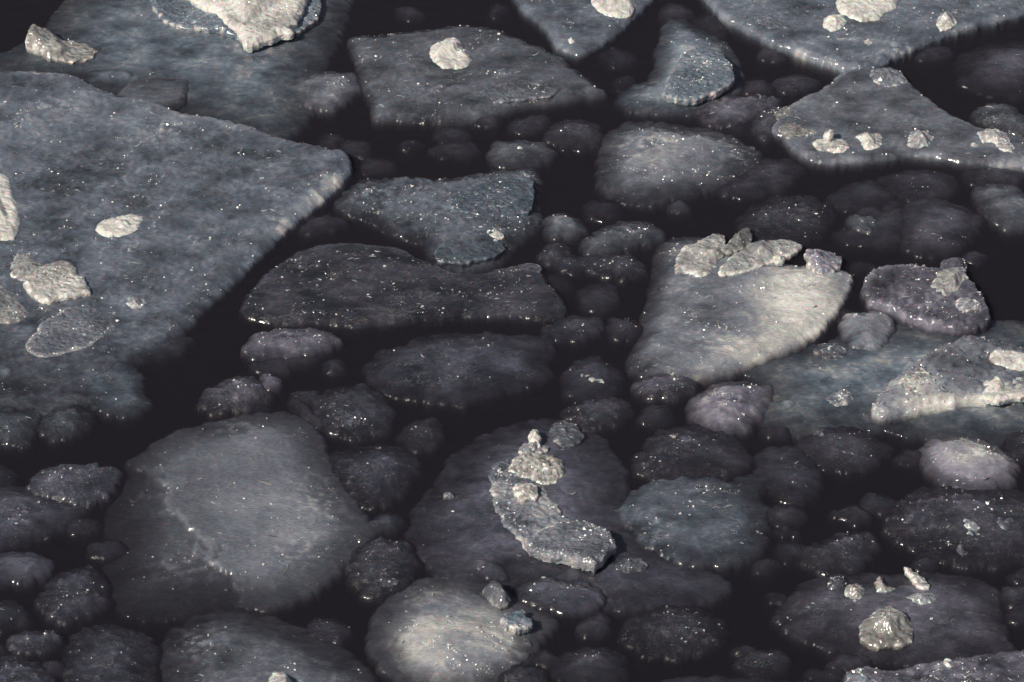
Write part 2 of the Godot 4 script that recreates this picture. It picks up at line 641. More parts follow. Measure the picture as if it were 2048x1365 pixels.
# a loose lump, chip or plate resting on a floe
func piece(id: String, called: String, label: String, on: String, x: float, z: float, cm: Array, p: Dictionary) -> void:
	var root := Node3D.new()
	root.name = numbered(called)
	var base: float = p.y if p.has("y") else top_of(on, Vector2(x, z)) - 0.012
	root.position = Vector3(x, base, z)
	add_child(root)
	tag(root, label, {"ice_shard": "ice shard", "ice_slab": "ice slab", "ice_crumb": "ice crumb"}.get(called, "ice chunk"), "loose ice pieces lying on the floes")
	var d := {"kind": "C", "drop": 0.62, "band": 0.05, "tint": "grey", "tone": 0.3, "relief": 0.014, "flake": 0.007, "mottle": 0.6, "vein": 0.5, "wall": 0.05, "bulge": 0.006, "edge": 0.016, "grain": 1.3, "crag": 0.010}
	d.merge(p, true)
	if p.has("flat"):
		d.merge({"drop": 0.3, "band": 0.03}, true)
	if p.has("soft"):
		d.merge({"drop": 0.9, "band": 0.12, "wall": 0.03}, true)
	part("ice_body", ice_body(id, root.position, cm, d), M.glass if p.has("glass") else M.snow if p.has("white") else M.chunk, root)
	frost_on(id, root, maxf(p.get("frost", 0.0) * 1.3, 160.0), p.has("rim"), 0.9)


# ------------------------------------------------------------------ floes far left
func floes_far_left() -> void:
	floe("F1", "ice_floe", "wide teal floe just under the water, carrying the bright white crag", -2.744, -4.268, [-467,-387,-432,-422,-408,-450,-389,-523,-207,-539,-136,-539,-150,-450,-160,-403,-164,-342,-179,-297,-207,-279,-247,-304,-295,-327,-338,-338,-366,-364,-414,-374], {"kind": "D", "top": -0.009, "drop": 0.06, "band": 0.57, "tone": 0.216, "tint": "teal", "frost": 9})
	floe("F2", "ice_slab", "largest slab of all, grey-blue, its pointed tip reaching into the channel", -3.395, -1.542, [-487,-374,-439,-368,-409,-367,-374,-360,-360,-348,-333,-329,-307,-323,-289,-312,-276,-305,-250,-297,-224,-288,-216,-283,-207,-276,-181,-264,-160,-257,-145,-253,-139,-248,-135,-230,-142,-212,-157,-188,-173,-167,-188,-143,-203,-116,-214,-96,-232,-66,-248,-40,-264,-9,-282,8,-293,22,-304,52,-323,77,-356,95,-390,95,-432,95], {"kind": "S", "top": 0.028, "drop": 0.035, "band": 0.12, "tone": 0.15, "tint": "blue", "frost": 77, "relief": 0.016, "edgeice": 1, "crag": 0.012, "sink": true, "tone_blobs": [[-1.577, -1.947, 0.293, 0.057, 0.92, 1.5], [-1.883, -1.483, 0.234, 0.05, 0.92, 0.8], [-2.498, -2.917, 0.469, 0.05, -0.42, 0.7], [-1.551, -2.337, 0.195, 0.189, 0, 0.5], [-2.919, -2.917, 0.352, 0.221, 0.3, 0.75], [-4.193, -2.625, 0.391, 0.378, 0, 0.6], [-3.487, -2.194, 0.43, 0.284, 0, -0.4], [-1.82, -2.337, 0.234, 0.284, 0, -0.35], [-2.216, -1.634, 0.352, 0.252, 0, 0.2], [-3.67, -1.496, 0.312, 0.252, 0, -0.3], [-3.738, -3.139, 0.469, 0.189, 0, 0.4]], "spots": [[-2.888, -2.77, 0.215, 0.139, 900], [-3.864, -3.124, 0.195, 0.101, 500], [-1.536, -1.947, 0.156, 0.252, 500], [-2.542, -1.305, 0.117, 0.063, 600], [-1.884, -1.496, 0.117, 0.189, 300]], "tilt": Vector2(0.008, -0.032)})
	floe("F3", "ice_floe", "fin-shaped dark teal floe at the foot of the largest slab", -3.048, 0.542, [-302,13,-296,23,-286,43,-287,57,-281,69,-282,81,-298,87,-314,79,-328,66,-331,57,-323,35], {"kind": "D", "top": -0.008, "drop": 0.03, "band": 0.095, "tone": 0.101, "tint": "teal", "frost": 22.5})
	floe("F6", "ice_floe", "faint drowned lump where the largest slab sinks into black water", -2.752, -0.015, [-297,2,-284,-12,-265,-16,-251,-12,-260,2,-274,11,-290,16], {"kind": "D", "top": -0.023, "drop": 0.043, "band": 0.19, "tone": 0.108, "tint": "blue", "frost": 9})
	floe("F6b", "ice_floe", "pale spot of drowned ice inside the sunken near corner of the largest slab", -3.92, 0.362, [-385,37,-385,42,-391,44,-395,42,-400,39,-400,35,-397,30,-393,29,-386,31], {"kind": "D", "top": 0, "drop": 0.043, "band": 0.152, "tone": 0.162, "tint": "blue", "frost": 9})
	floe("F6c", "ice_floe", "faint drowned pebble of ice below the rimmed plate", -3.472, 0.278, [-340,27,-342,31,-346,35,-350,33,-353,32,-352,25,-352,22,-347,21,-344,23], {"kind": "D", "top": 0, "drop": 0.043, "band": 0.114, "tone": 0.162, "tint": "blue", "frost": 9})
	floe("F1b", "ice_floe", "soft pale drowned lump against the near edge of the teal floe", -3.427, -3.742, [-369,-379,-351,-388,-329,-387,-315,-375,-329,-362,-346,-359,-362,-365], {"kind": "D", "top": -0.004, "drop": 0.043, "band": 0.228, "tone": 0.149, "tint": "teal", "frost": 13.5})
	floe("F1c", "ice_floe", "small pale hump breaking the water on the teal floe", -3.004, -3.826, [-313,-383,-308,-392,-297,-394,-288,-384,-291,-374,-304,-372], {"kind": "D", "top": 0.004, "drop": 0.043, "band": 0.152, "tone": 0.216, "tint": "teal", "frost": 27})
	floe("F1d", "ice_slab", "small angular grey plate wedged between teal floe and largest slab", -3.04, -3.483, [-336,-346,-327,-363,-310,-369,-279,-367,-278,-351,-281,-329,-299,-326,-325,-334], {"kind": "S", "top": 0.003, "tone": 0.117, "tint": "grey", "frost": 33})
	floe("F51b", "ice_floe", "faint drowned shadow of ice under the torpedo-shaped floe", -1.79, 0.198, [-204,23,-189,12,-165,11,-146,7,-165,21,-188,34], {"kind": "D", "top": -0.029, "drop": 0.025, "band": 0.19, "tone": 0.085, "tint": "purple", "frost": 1.8})
	floe("F52", "ice_floe", "dark leaf-shaped floe alone in the black channel", -2.128, 0.619, [-241,73,-233,54,-218,42,-203,41,-191,51,-184,64,-193,73,-212,80,-227,82], {"kind": "D", "top": 0.012, "drop": 0.051, "band": 0.209, "tone": 0.068, "tint": "purple", "frost": 180, "rough": true, "spots": [[-2.097, 0.531, 0.195, 0.101, 700]]})
	floe("F53", "ice_floe", "tiny round floe at the tip of the leaf-shaped floe", -1.862, 0.471, [-180,49,-182,53,-187,55,-191,52,-192,45,-192,40,-187,40,-182,42], {"kind": "D", "top": 0.015, "drop": 0.034, "band": 0.114, "tone": 0.108, "tint": "purple", "frost": 378})


# ------------------------------------------------------------------ floes middle
func floes_middle() -> void:
	floe("F7", "ice_slab", "grey blade-shaped slab with one round white lump on it", -0.436, -3.781, [-141,-432,-136,-436,-115,-437,-76,-446,-41,-454,-15,-448,7,-431,33,-411,44,-399,54,-384,67,-365,81,-347,62,-342,32,-335,11,-329,-10,-320,-31,-310,-52,-305,-73,-305,-99,-310,-115,-310,-117,-320,-120,-338,-127,-361,-132,-392,-137,-415], {"kind": "S", "top": 0.014, "drop": 0.045, "band": 0.16, "tone": 0.111, "tint": "grey", "frost": 60.5, "edgeice": 1, "sink": true, "spots": [[-0.103, -3.725, 0.156, 0.076, 700], [-0.657, -3.497, 0.234, 0.076, 300]], "tilt": Vector2(0, 0.006)})
	floe("F8", "ice_floe", "small rounded floe between teal floe and blade-shaped slab", -1.588, -3.544, [-189,-354,-182,-371,-161,-378,-139,-380,-132,-363,-134,-349,-142,-337,-154,-323,-167,-329,-181,-340], {"kind": "D", "top": 0.015, "drop": 0.051, "band": 0.266, "tone": 0.176, "tint": "grey", "frost": 99})
	floe("F9", "ice_slab", "grey wedge floe pointing down from the top edge, between two channels", 0.629, -4.859, [-6,-534,11,-473,27,-453,35,-437,39,-418,48,-410,59,-404,72,-415,83,-430,92,-441,101,-457,108,-469,122,-493,136,-534], {"kind": "S", "top": 0.021, "tone": 0.156, "tint": "blue", "frost": 88, "tilt": Vector2(0, 0.004)})
	floe("F14", "ice_floe", "dim oval floe left of the whaleback floe", 0.536, -2.897, [28,-288,36,-304,53,-312,70,-306,77,-288,70,-271,53,-269,36,-276], {"kind": "D", "top": -0.008, "drop": 0.043, "band": 0.228, "tone": 0.085, "tint": "purple", "frost": 54})
	floe("F15", "ice_floe", "dim sliver of ice just below the blade-shaped slab", 0.149, -3.053, [-1,-305,11,-313,26,-319,30,-311,19,-296,7,-292], {"kind": "D", "top": -0.015, "drop": 0.034, "band": 0.19, "tone": 0.073, "tint": "purple", "frost": 9})
	floe("F16", "ice_floe", "oblong floe with one bright crumb on its crest", 0.065, -2.602, [-17,-260,-14,-275,3,-278,23,-275,34,-264,32,-251,15,-244,-6,-242,-16,-247], {"kind": "D", "top": 0.006, "drop": 0.043, "band": 0.228, "tone": 0.121, "tint": "grey", "frost": 81})
	floe("F17", "ice_floe", "barely visible drowned oval left of the oblong floe", -0.471, -2.688, [-68,-270,-56,-279,-39,-281,-27,-270,-39,-257,-58,-259], {"kind": "D", "top": -0.024, "drop": 0.034, "band": 0.228, "tone": 0.073, "tint": "purple", "frost": 4.5})
	floe("F18", "ice_slab", "broken blue-grey slab with cracked layers, in the middle of the upper half", -0.48, -1.777, [-138,-208,-126,-223,-97,-226,-68,-228,-51,-224,-39,-230,-10,-237,11,-243,20,-240,23,-219,20,-194,23,-166,19,-156,-2,-125,-10,-109,-26,-102,-50,-99,-64,-102,-65,-119,-70,-136,-91,-146,-108,-160,-133,-177,-144,-191], {"kind": "S", "top": 0.006, "drop": 0.07, "band": 0.3, "tone": 0.137, "tint": "blue", "frost": 165, "relief": 0.02, "crag": 0.025, "sink": true, "spots": [[-0.098, -1.734, 0.234, 0.113, 600], [-1.085, -1.978, 0.234, 0.088, 300]], "tilt": Vector2(0, 0.004)})
	floe("F19", "ice_floe", "small cone-shaped floe right of the broken blue-grey slab", 0.424, -1.584, [28,-153,30,-170,41,-175,55,-166,60,-155,51,-146,35,-143], {"kind": "D", "top": 0.02, "drop": 0.06, "band": 0.228, "tone": 0.121, "tint": "grey", "frost": 72})
	floe("F20", "ice_floe", "speckled low floe beyond the large pale floe, shaped like a flat loaf", 0.892, -1.433, [57,-130,67,-149,84,-161,108,-164,120,-153,121,-141,104,-134,79,-124,65,-120], {"kind": "D", "top": 0.006, "drop": 0.043, "band": 0.228, "tone": 0.101, "tint": "grey", "frost": 135, "spots": [[0.958, -1.461, 0.156, 0.076, 600]]})
	floe("F21", "ice_floe", "small round dark floe below the cone-shaped floe", 0.351, -1.227, [23,-120,31,-134,43,-135,46,-124,39,-110,29,-110], {"kind": "D", "top": -0.008, "drop": 0.043, "band": 0.19, "tone": 0.085, "tint": "purple", "frost": 54, "rough": true})
	floe("F22", "ice_floe", "dark tongue-shaped floe under the flat loaf floe", 0.828, -1.039, [55,-112,71,-117,95,-119,105,-106,103,-93,90,-85,74,-93,61,-101], {"kind": "D", "top": -0.004, "drop": 0.034, "band": 0.133, "tone": 0.055, "tint": "purple", "frost": 99, "rough": true})
	floe("F23", "ice_floe", "dim flake in the channel right of the largest slab", -1.552, -1.615, [-173,-158,-161,-172,-145,-172,-136,-162,-152,-152,-166,-150], {"kind": "D", "top": -0.011, "drop": 0.034, "band": 0.19, "tone": 0.073, "tint": "purple", "frost": 45})
	floe("F50", "ice_slab", "long black-brown floe lying across the middle, nearly clear", -0.963, -0.698, [-213,-42,-208,-65,-194,-91,-175,-115,-155,-128,-123,-130,-90,-122,-70,-105,-50,-91,-26,-88,6,-101,20,-95,30,-72,40,-52,40,-36,30,-31,6,-36,-25,-36,-57,-34,-96,-27,-127,-23,-151,-27,-183,-26,-207,-33], {"kind": "S", "top": 0.008, "tone": 0.042, "tint": "purple", "frost": 99, "relief": 0.012, "mottle": 1.2, "spots": [[-1.701, -1.015, 0.195, 0.101, 600], [-0.096, -0.915, 0.234, 0.063, 500]]})
	floe("F51", "ice_floe", "frosty torpedo-shaped floe just below the long black-brown floe", -1.738, -0.026, [-208,5,-201,-11,-182,-20,-159,-19,-143,-14,-135,-6,-146,5,-165,12,-188,15,-202,15], {"kind": "D", "top": 0.02, "drop": 0.051, "band": 0.209, "tone": 0.142, "tint": "purple", "frost": 171, "spots": [[-1.778, -0.086, 0.234, 0.088, 900]]})
	floe("F54", "ice_floe", "dark violet floe with fibrous streaks, in the centre", -0.387, 0.245, [-111,26,-103,7,-80,-2,-68,-12,-37,-18,6,-12,30,-15,32,4,26,20,31,38,14,48,-5,54,-25,63,-40,72,-63,66,-86,63,-102,54,-108,42], {"kind": "D", "top": -0.006, "drop": 0.043, "band": 0.228, "tone": 0.067, "tint": "violet", "frost": 22.5, "mottle": 1.2})
	floe("F55", "ice_floe", "low dark pebble floe right of centre with red-white glints", 0.489, -0.228, [26,-22,34,-31,54,-38,69,-33,71,-22,53,-10,36,-7], {"kind": "D", "top": -0.006, "drop": 0.034, "band": 0.152, "tone": 0.061, "tint": "violet", "frost": 81})
	floe("F56", "ice_floe", "faint dark pebble touching the left side of the large pale floe", 0.889, -0.235, [102,-24,100,-13,93,-10,80,-14,76,-21,77,-29,79,-36,90,-36,99,-31], {"kind": "D", "top": -0.008, "drop": 0.043, "band": 0.152, "tone": 0.049, "tint": "purple", "frost": 45})
	floe("F57", "ice_floe", "dark round floe with one bright streak, below the large pale floe", 0.625, 0.406, [41,35,49,20,65,13,80,26,85,44,75,63,56,66,43,54], {"kind": "D", "top": -0.008, "drop": 0.043, "band": 0.228, "tone": 0.055, "tint": "violet", "frost": 40.5})
	floe("F59", "ice_floe", "ragged small floe against the near edge of the large pale floe", 1.182, 0.502, [95,48,107,38,126,37,141,45,137,57,114,66,102,60], {"kind": "D", "top": 0.006, "drop": 0.043, "band": 0.152, "tone": 0.101, "tint": "purple", "frost": 117, "rough": true})
	floe("F60", "ice_floe", "faintest drowned oval left of the large pale floe", 0.691, -0.66, [82,-68,81,-57,73,-49,61,-53,56,-58,54,-70,62,-80,72,-82,83,-75], {"kind": "D", "top": -0.026, "drop": 0.025, "band": 0.19, "tone": 0.061, "tint": "purple", "frost": 3.6})
	floe("X1", "ice_floe", "faint drowned ice fragment to the left of the barely visible drowned oval", -0.847, -2.777, [-76,-277,-85,-271,-92,-273,-92,-281,-81,-285], {"kind": "D", "group": "faint drowned ice fragments in the channels", "top": -0.034, "drop": 0.034, "band": 0.114, "tone": 0.063, "tint": "purple", "frost": 54})
	floe("X2", "ice_floe", "faint drowned ice fragment to the right of the frosty torpedo-shaped floe", -1.38, 0.217, [-130,24,-137,29,-143,28,-146,18,-134,14], {"kind": "D", "group": "faint drowned ice fragments in the channels", "top": -0.023, "drop": 0.034, "band": 0.114, "tone": 0.065, "tint": "violet", "frost": 0})
	floe("X5", "ice_floe", "faint drowned ice fragment nearer than the smooth grey whaleback floe", 0.761, -1.846, [91,-187,85,-172,66,-172,62,-187,67,-197,85,-197], {"kind": "D", "group": "faint drowned ice fragments in the channels", "top": -0.03, "drop": 0.034, "band": 0.114, "tone": 0.054, "tint": "violet", "frost": 9})
	floe("X11", "ice_floe", "faint drowned ice fragment to the left of the dark tongue-shaped floe", 0.489, -1.091, [61,-104,53,-98,41,-100,36,-112,45,-121,58,-116], {"kind": "D", "group": "faint drowned ice fragments in the channels", "top": -0.021, "drop": 0.034, "band": 0.114, "tone": 0.08, "tint": "violet", "frost": 54})
	floe("X15", "ice_floe", "faint drowned ice fragment nearer than the grey wedge floe", 0.927, -4.107, [107,-408,102,-399,90,-396,81,-405,79,-416,87,-426,102,-421], {"kind": "D", "group": "faint drowned ice fragments in the channels", "top": -0.04, "drop": 0.034, "band": 0.114, "tone": 0.077, "tint": "violet", "frost": 54})
	floe("X17", "ice_floe", "faint drowned ice fragment nearer than the grey blade-shaped slab", -0.211, -3.111, [-11,-314,-14,-304,-21,-303,-31,-306,-31,-314,-24,-318,-15,-319], {"kind": "D", "group": "faint drowned ice fragments in the channels", "top": -0.018, "drop": 0.034, "band": 0.114, "tone": 0.069, "tint": "purple", "frost": 0})
	floe("X20", "ice_floe", "faint drowned ice fragment farther than the barely visible drowned oval", -0.496, -2.922, [-35,-291,-41,-281,-55,-279,-64,-289,-62,-301,-51,-306,-38,-301], {"kind": "D", "group": "faint drowned ice fragments in the channels", "top": -0.032, "drop": 0.034, "band": 0.114, "tone": 0.065, "tint": "violet", "frost": 0})
	floe("X23", "ice_floe", "faint drowned ice fragment to the left of the upright rounded floe", 0.975, -3.703, [106,-367,102,-363,93,-361,91,-366,90,-374,98,-380,102,-380], {"kind": "D", "group": "faint drowned ice fragments in the channels", "top": -0.039, "drop": 0.034, "band": 0.114, "tone": 0.072, "tint": "purple", "frost": 54})
	floe("X25", "ice_floe", "faint drowned ice fragment to the left of the grey wedge floe", -0.116, -4.814, [-3,-480,-8,-475,-14,-472,-19,-476,-18,-486,-15,-490,-6,-488], {"kind": "D", "group": "faint drowned ice fragments in the channels", "top": -0.024, "drop": 0.034, "band": 0.114, "tone": 0.057, "tint": "violet", "frost": 0})
	floe("X27", "ice_floe", "faint drowned ice fragment to the right of the wide teal floe", -1.508, -2.825, [-142,-284,-143,-277,-150,-274,-160,-277,-158,-287,-155,-291,-145,-290], {"kind": "D", "group": "faint drowned ice fragments in the channels", "top": -0.025, "drop": 0.034, "band": 0.114, "tone": 0.063, "tint": "purple", "frost": 54})
	floe("X28", "ice_floe", "faint drowned ice fragment to the left of the broken blue-grey slab", -1.122, -2.481, [-97,-244,-101,-241,-119,-237,-125,-241,-123,-256,-119,-259,-104,-259], {"kind": "D", "group": "faint drowned ice fragments in the channels", "top": -0.036, "drop": 0.034, "band": 0.114, "tone": 0.084, "tint": "purple", "frost": 0})
	floe("X29", "ice_floe", "faint drowned ice fragment to the right of the long black-brown floe", 0.385, -0.877, [48,-84,44,-78,32,-79,29,-84,31,-97,46,-97], {"kind": "D", "group": "faint drowned ice fragments in the channels", "top": -0.036, "drop": 0.034, "band": 0.114, "tone": 0.05, "tint": "purple", "frost": 9})
	floe("X35", "ice_floe", "faint drowned ice fragment to the left of the dark lumpy floe", -1.579, 0.618, [-148,65,-153,68,-159,68,-168,64,-169,59,-163,56,-150,56], {"kind": "D", "group": "faint drowned ice fragments in the channels", "top": -0.015, "drop": 0.034, "band": 0.114, "tone": 0.07, "tint": "purple", "frost": 54})
	floe("X37", "ice_floe", "faint drowned ice fragment farther than the grey blade-shaped slab", -0.898, -4.788, [-79,-476,-81,-471,-94,-469,-99,-474,-100,-487,-93,-488,-83,-487], {"kind": "D", "group": "faint drowned ice fragments in the channels", "top": -0.034, "drop": 0.034, "band": 0.114, "tone": 0.063, "tint": "violet", "frost": 54})
	floe("X43", "ice_floe", "faint drowned ice fragment farther than the broken blue-grey slab", -1.313, -2.713, [-119,-275,-120,-261,-141,-263,-145,-268,-141,-281,-122,-280], {"kind": "D", "group": "faint drowned ice fragments in the channels", "top": -0.029, "drop": 0.034, "band": 0.114, "tone": 0.076, "tint": "purple", "frost": 0})


# ------------------------------------------------------------------ floes right
func floes_right() -> void:
	floe("F10", "ice_floe", "upright rounded floe with a frosted pale block on its near side", 1.514, -3.826, [134,-452,141,-465,152,-462,173,-440,185,-428,193,-413,196,-385,194,-359,181,-340,168,-328,147,-321,117,-325,100,-328,92,-344,103,-359,118,-370,128,-393,126,-416], {"kind": "D", "top": 0.03, "drop": 0.085, "band": 0.304, "tone": 0.176, "tint": "teal", "frost": 72, "tone_blobs": [[1.554, -3.854, 0.273, 0.504, 0, 1]], "spots": [[1.804, -4.164, 0.156, 0.101, 700]]})
	floe("F11", "ice_floe", "slim frosty floe between upright rounded floe and long notched slab", 1.9, -3.25, [157,-320,168,-334,186,-343,211,-344,228,-341,226,-330,208,-322,197,-310,180,-300,165,-305], {"kind": "D", "top": 0.008, "drop": 0.043, "band": 0.19, "tone": 0.135, "tint": "purple", "frost": 108, "rough": true})
	floe("F12", "ice_floe", "smooth grey whaleback floe with evenly frosted top", 1.319, -2.515, [75,-252,79,-287,91,-304,112,-310,135,-303,159,-299,179,-290,199,-273,209,-261,202,-241,185,-227,163,-212,142,-202,113,-191,87,-195,73,-219], {"kind": "D", "top": 0.03, "drop": 0.093, "band": 0.38, "tone": 0.162, "tint": "grey", "frost": 171, "tone_blobs": [[1.277, -2.589, 0.43, 0.378, 0, 0.8]], "spots": [[1.904, -2.589, 0.195, 0.252, 500], [1.154, -2.662, 0.312, 0.252, 300]]})
	floe("F13", "ice_floe", "dark drowned floe tucked under the tip of the whaleback floe", 2.083, -2.267, [172,-214,189,-228,211,-254,232,-254,240,-243,234,-225,213,-207,192,-200,178,-204], {"kind": "D", "top": -0.011, "drop": 0.043, "band": 0.228, "tone": 0.073, "tint": "purple", "frost": 36})
	floe("F24", "ice_slab", "long-nosed slab at the top with a thick glittering front edge", 3.13, -4.722, [154,-528,186,-455,207,-436,224,-417,244,-404,265,-389,286,-377,303,-375,316,-381,330,-396,349,-410,367,-424,390,-438,418,-451,477,-479,483,-528], {"kind": "S", "top": 0.059, "drop": 0.03, "band": 0.09, "tone": 0.169, "tint": "blue", "frost": 55, "edgeice": 2, "bulge": 0.014, "spots": [[3.352, -4.042, 0.156, 0.139, 900], [2.887, -4.198, 0.156, 0.088, 400]], "tilt": Vector2(-0.006, 0)})
	floe("F25", "ice_slab", "long notched slab carrying a row of separate white lumps", 3.227, -2.953, [286,-375,299,-380,319,-382,338,-359,351,-337,366,-314,390,-292,406,-283,455,-274,450,-233,405,-240,377,-243,352,-252,332,-254,306,-248,281,-245,260,-243,248,-248,236,-263,229,-281,219,-289,227,-311,245,-333,267,-348], {"kind": "S", "top": 0.025, "tone": 0.15, "tint": "grey", "frost": 33, "edgeice": 1})
	floe("F26", "ice_floe", "dark glassy floe at the left end of the long notched slab", 2.233, -3.065, [204,-292,210,-318,223,-327,240,-329,244,-318,237,-299,225,-288,212,-281], {"kind": "D", "top": 0.015, "drop": 0.043, "band": 0.152, "tone": 0.054, "tint": "purple", "frost": 180, "rough": true})
	floe("F27", "ice_floe", "broad dim floe at the right edge above the long notched slab", 4.308, -3.929, [385,-403,397,-419,420,-430,473,-438,464,-357,425,-349,400,-357,387,-372], {"kind": "D", "top": -0.01, "drop": 0.068, "band": 0.38, "tone": 0.085, "tint": "purple", "frost": 31.5})
	floe("F28", "ice_floe", "knobbly floe at the right edge, its crest dotted with bright frost", 4.162, -3.102, [392,-314,402,-329,415,-333,427,-324,438,-306,436,-288,419,-292,403,-299], {"kind": "D", "top": 0.015, "drop": 0.043, "band": 0.19, "tone": 0.095, "tint": "grey", "frost": 234, "rough": true})
	floe("F29", "ice_floe", "smallest dim oval between upright rounded floe and long-nosed slab", 2.267, -4.112, [236,-410,235,-406,230,-402,220,-403,217,-407,216,-416,221,-419,230,-420,237,-416], {"kind": "D", "top": -0.011, "drop": 0.034, "band": 0.133, "tone": 0.085, "tint": "purple", "frost": 27})
	floe("F30", "ice_floe", "dim pointed floe in the dark pool below the long-nosed slab", 2.434, -3.657, [223,-365,235,-376,252,-375,263,-371,255,-357,238,-353], {"kind": "D", "top": -0.011, "drop": 0.034, "band": 0.133, "tone": 0.073, "tint": "purple", "frost": 9})
	floe("F31", "ice_floe", "dim round floe beside the dim pointed one", 2.105, -3.598, [222,-358,218,-355,215,-350,202,-352,200,-355,202,-365,203,-368,216,-369,219,-366], {"kind": "D", "top": -0.015, "drop": 0.034, "band": 0.133, "tone": 0.061, "tint": "purple", "frost": 4.5})
	floe("F29b", "ice_floe", "dim flake under the glittering right edge of the long-nosed slab", 3.653, -4.146, [379,-415,376,-408,368,-405,355,-405,352,-409,353,-419,358,-423,366,-425,380,-421], {"kind": "D", "top": -0.019, "drop": 0.034, "band": 0.133, "tone": 0.073, "tint": "purple", "frost": 18})
	floe("F32", "ice_floe", "dark almond floe below the middle of the long notched slab", 2.885, -2.014, [261,-193,275,-216,296,-223,310,-211,313,-197,302,-186,277,-183], {"kind": "D", "top": -0.011, "drop": 0.043, "band": 0.19, "tone": 0.055, "tint": "purple", "frost": 18})
	floe("F33", "ice_floe", "dark broad floe between almond floe and right edge", 3.385, -2.18, [305,-225,322,-235,347,-238,367,-228,370,-214,352,-200,331,-195,316,-207], {"kind": "D", "top": -0.011, "drop": 0.043, "band": 0.228, "tone": 0.061, "tint": "purple", "frost": 54})
	floe("F34", "ice_floe", "dark rounded floe dotted with glints beyond the large pale floe", 2.256, -1.685, [186,-161,195,-185,216,-199,245,-200,261,-188,263,-168,250,-147,229,-135,201,-140], {"kind": "D", "top": -0.002, "drop": 0.051, "band": 0.266, "tone": 0.043, "tint": "purple", "frost": 108, "rough": true, "spots": [[2.351, -1.675, 0.195, 0.158, 500]]})
	floe("F35", "ice_floe", "dim thin floe right under the right end of the long notched slab", 3.998, -2.316, [374,-236,390,-245,414,-243,429,-229,403,-218,383,-219], {"kind": "D", "top": -0.013, "drop": 0.043, "band": 0.19, "tone": 0.073, "tint": "purple", "frost": 27})
	floe("F36", "ice_floe", "grey pointed floe at the right edge above the black pool", 4.122, -1.845, [383,-206,393,-215,407,-217,426,-199,446,-189,443,-164,405,-154,394,-164,386,-185], {"kind": "D", "top": 0.012, "drop": 0.051, "band": 0.266, "tone": 0.135, "tint": "grey", "frost": 72})
	floe("F37", "ice_floe", "five-sided purplish floe left of the black pool", 3.465, -1.586, [323,-188,339,-195,356,-196,367,-185,384,-171,377,-153,362,-133,345,-119,329,-119,316,-136,321,-160], {"kind": "D", "top": 0, "drop": 0.051, "band": 0.228, "tone": 0.079, "tint": "purple", "frost": 54})
	floe("F38", "ice_floe", "dim drowned floe carrying a small triangular piece", 2.978, -1.56, [262,-149,276,-162,301,-176,324,-187,321,-162,316,-136,294,-135,274,-138], {"kind": "D", "top": -0.015, "drop": 0.043, "band": 0.228, "tone": 0.073, "tint": "purple", "frost": 18})
	floe("F39", "ice_floe", "small triangular floe with a frosty rim", 2.863, -1.591, [276,-170,290,-167,298,-156,289,-147,279,-154], {"kind": "D", "top": 0.012, "drop": 0.025, "band": 0.076, "tone": 0.095, "tint": "grey", "frost": 234, "rough": true})
	floe("F40", "ice_slab", "large pale floe, teal at the back and bright cream at its right shoulder", 1.704, -0.475, [119,-137,130,-144,153,-147,168,-130,192,-113,227,-102,247,-93,270,-90,266,-67,256,-44,242,-18,221,4,193,20,173,33,153,40,130,40,107,39,92,29,92,17,100,-12,102,-31,110,-63,115,-103], {"kind": "S", "top": 0.021, "drop": 0.06, "band": 0.22, "tone": 0.195, "tint": "grey", "frost": 121, "edgeice": 1, "sink": true, "tone_blobs": [[2.3, -0.503, 0.352, 0.41, 0.5, 3.6], [1.934, 0.074, 0.469, 0.164, 0.35, 2]], "spots": [[1.661, 0.074, 0.273, 0.139, 400], [2.296, -0.766, 0.273, 0.252, 350]], "tilt": Vector2(0.045, 0.022)})
	floe("F41", "ice_slab", "dark clear slab with a lit rounded left edge, bearing a pile of ice lumps", 3.293, -0.544, [278,-64,284,-82,296,-92,323,-94,350,-87,365,-74,374,-48,375,-22,363,-12,343,-12,324,-19,306,-31,296,-41,281,-48], {"kind": "S", "top": 0.042, "tone": 0.111, "tint": "purple", "frost": 187, "relief": 0.014, "edgeice": 2, "crag": 0.03, "bulge": 0.014, "spots": [[3.266, -0.476, 0.391, 0.158, 500]]})
	floe("F43", "ice_floe", "wide drowned teal floe under the sharp-edged lit slab", 3.143, 0.435, [177,23,209,4,245,-3,266,-18,306,-31,344,-22,385,-35,428,-28,411,120,351,116,314,110,277,96,238,108,204,103,182,78,199,54], {"kind": "D", "top": -0.007, "drop": 0.06, "band": 0.475, "tone": 0.257, "tint": "teal", "frost": 12.6})
	floe("F42", "ice_floe", "rounded pale lump between large pale floe and dark clear slab", 2.79, -0.166, [261,-19,266,-35,282,-38,298,-37,295,-16,289,3,279,9,266,3], {"kind": "D", "top": 0.06, "drop": 0.076, "band": 0.228, "tone": 0.23, "tint": "grey", "frost": 234})
	floe("F43b", "ice_floe", "faint drowned pebble left of the small pale lump", 2.131, 0.747, [217,76,216,80,214,81,211,80,209,78,209,71,211,70,214,68,217,71], {"kind": "D", "top": -0.002, "drop": 0.034, "band": 0.114, "tone": 0.203, "tint": "teal", "frost": 4.5})
	floe("F44", "ice_floe", "frosty heart-shaped floe left of the wide drowned teal floe", 1.682, 0.743, [137,71,145,59,164,47,184,45,202,53,198,68,189,86,177,102,162,108,147,102,139,86], {"kind": "D", "top": 0.035, "drop": 0.085, "band": 0.323, "tone": 0.203, "tint": "purple", "frost": 171, "spots": [[1.521, 0.651, 0.117, 0.113, 900], [1.706, 0.804, 0.156, 0.113, 500]]})
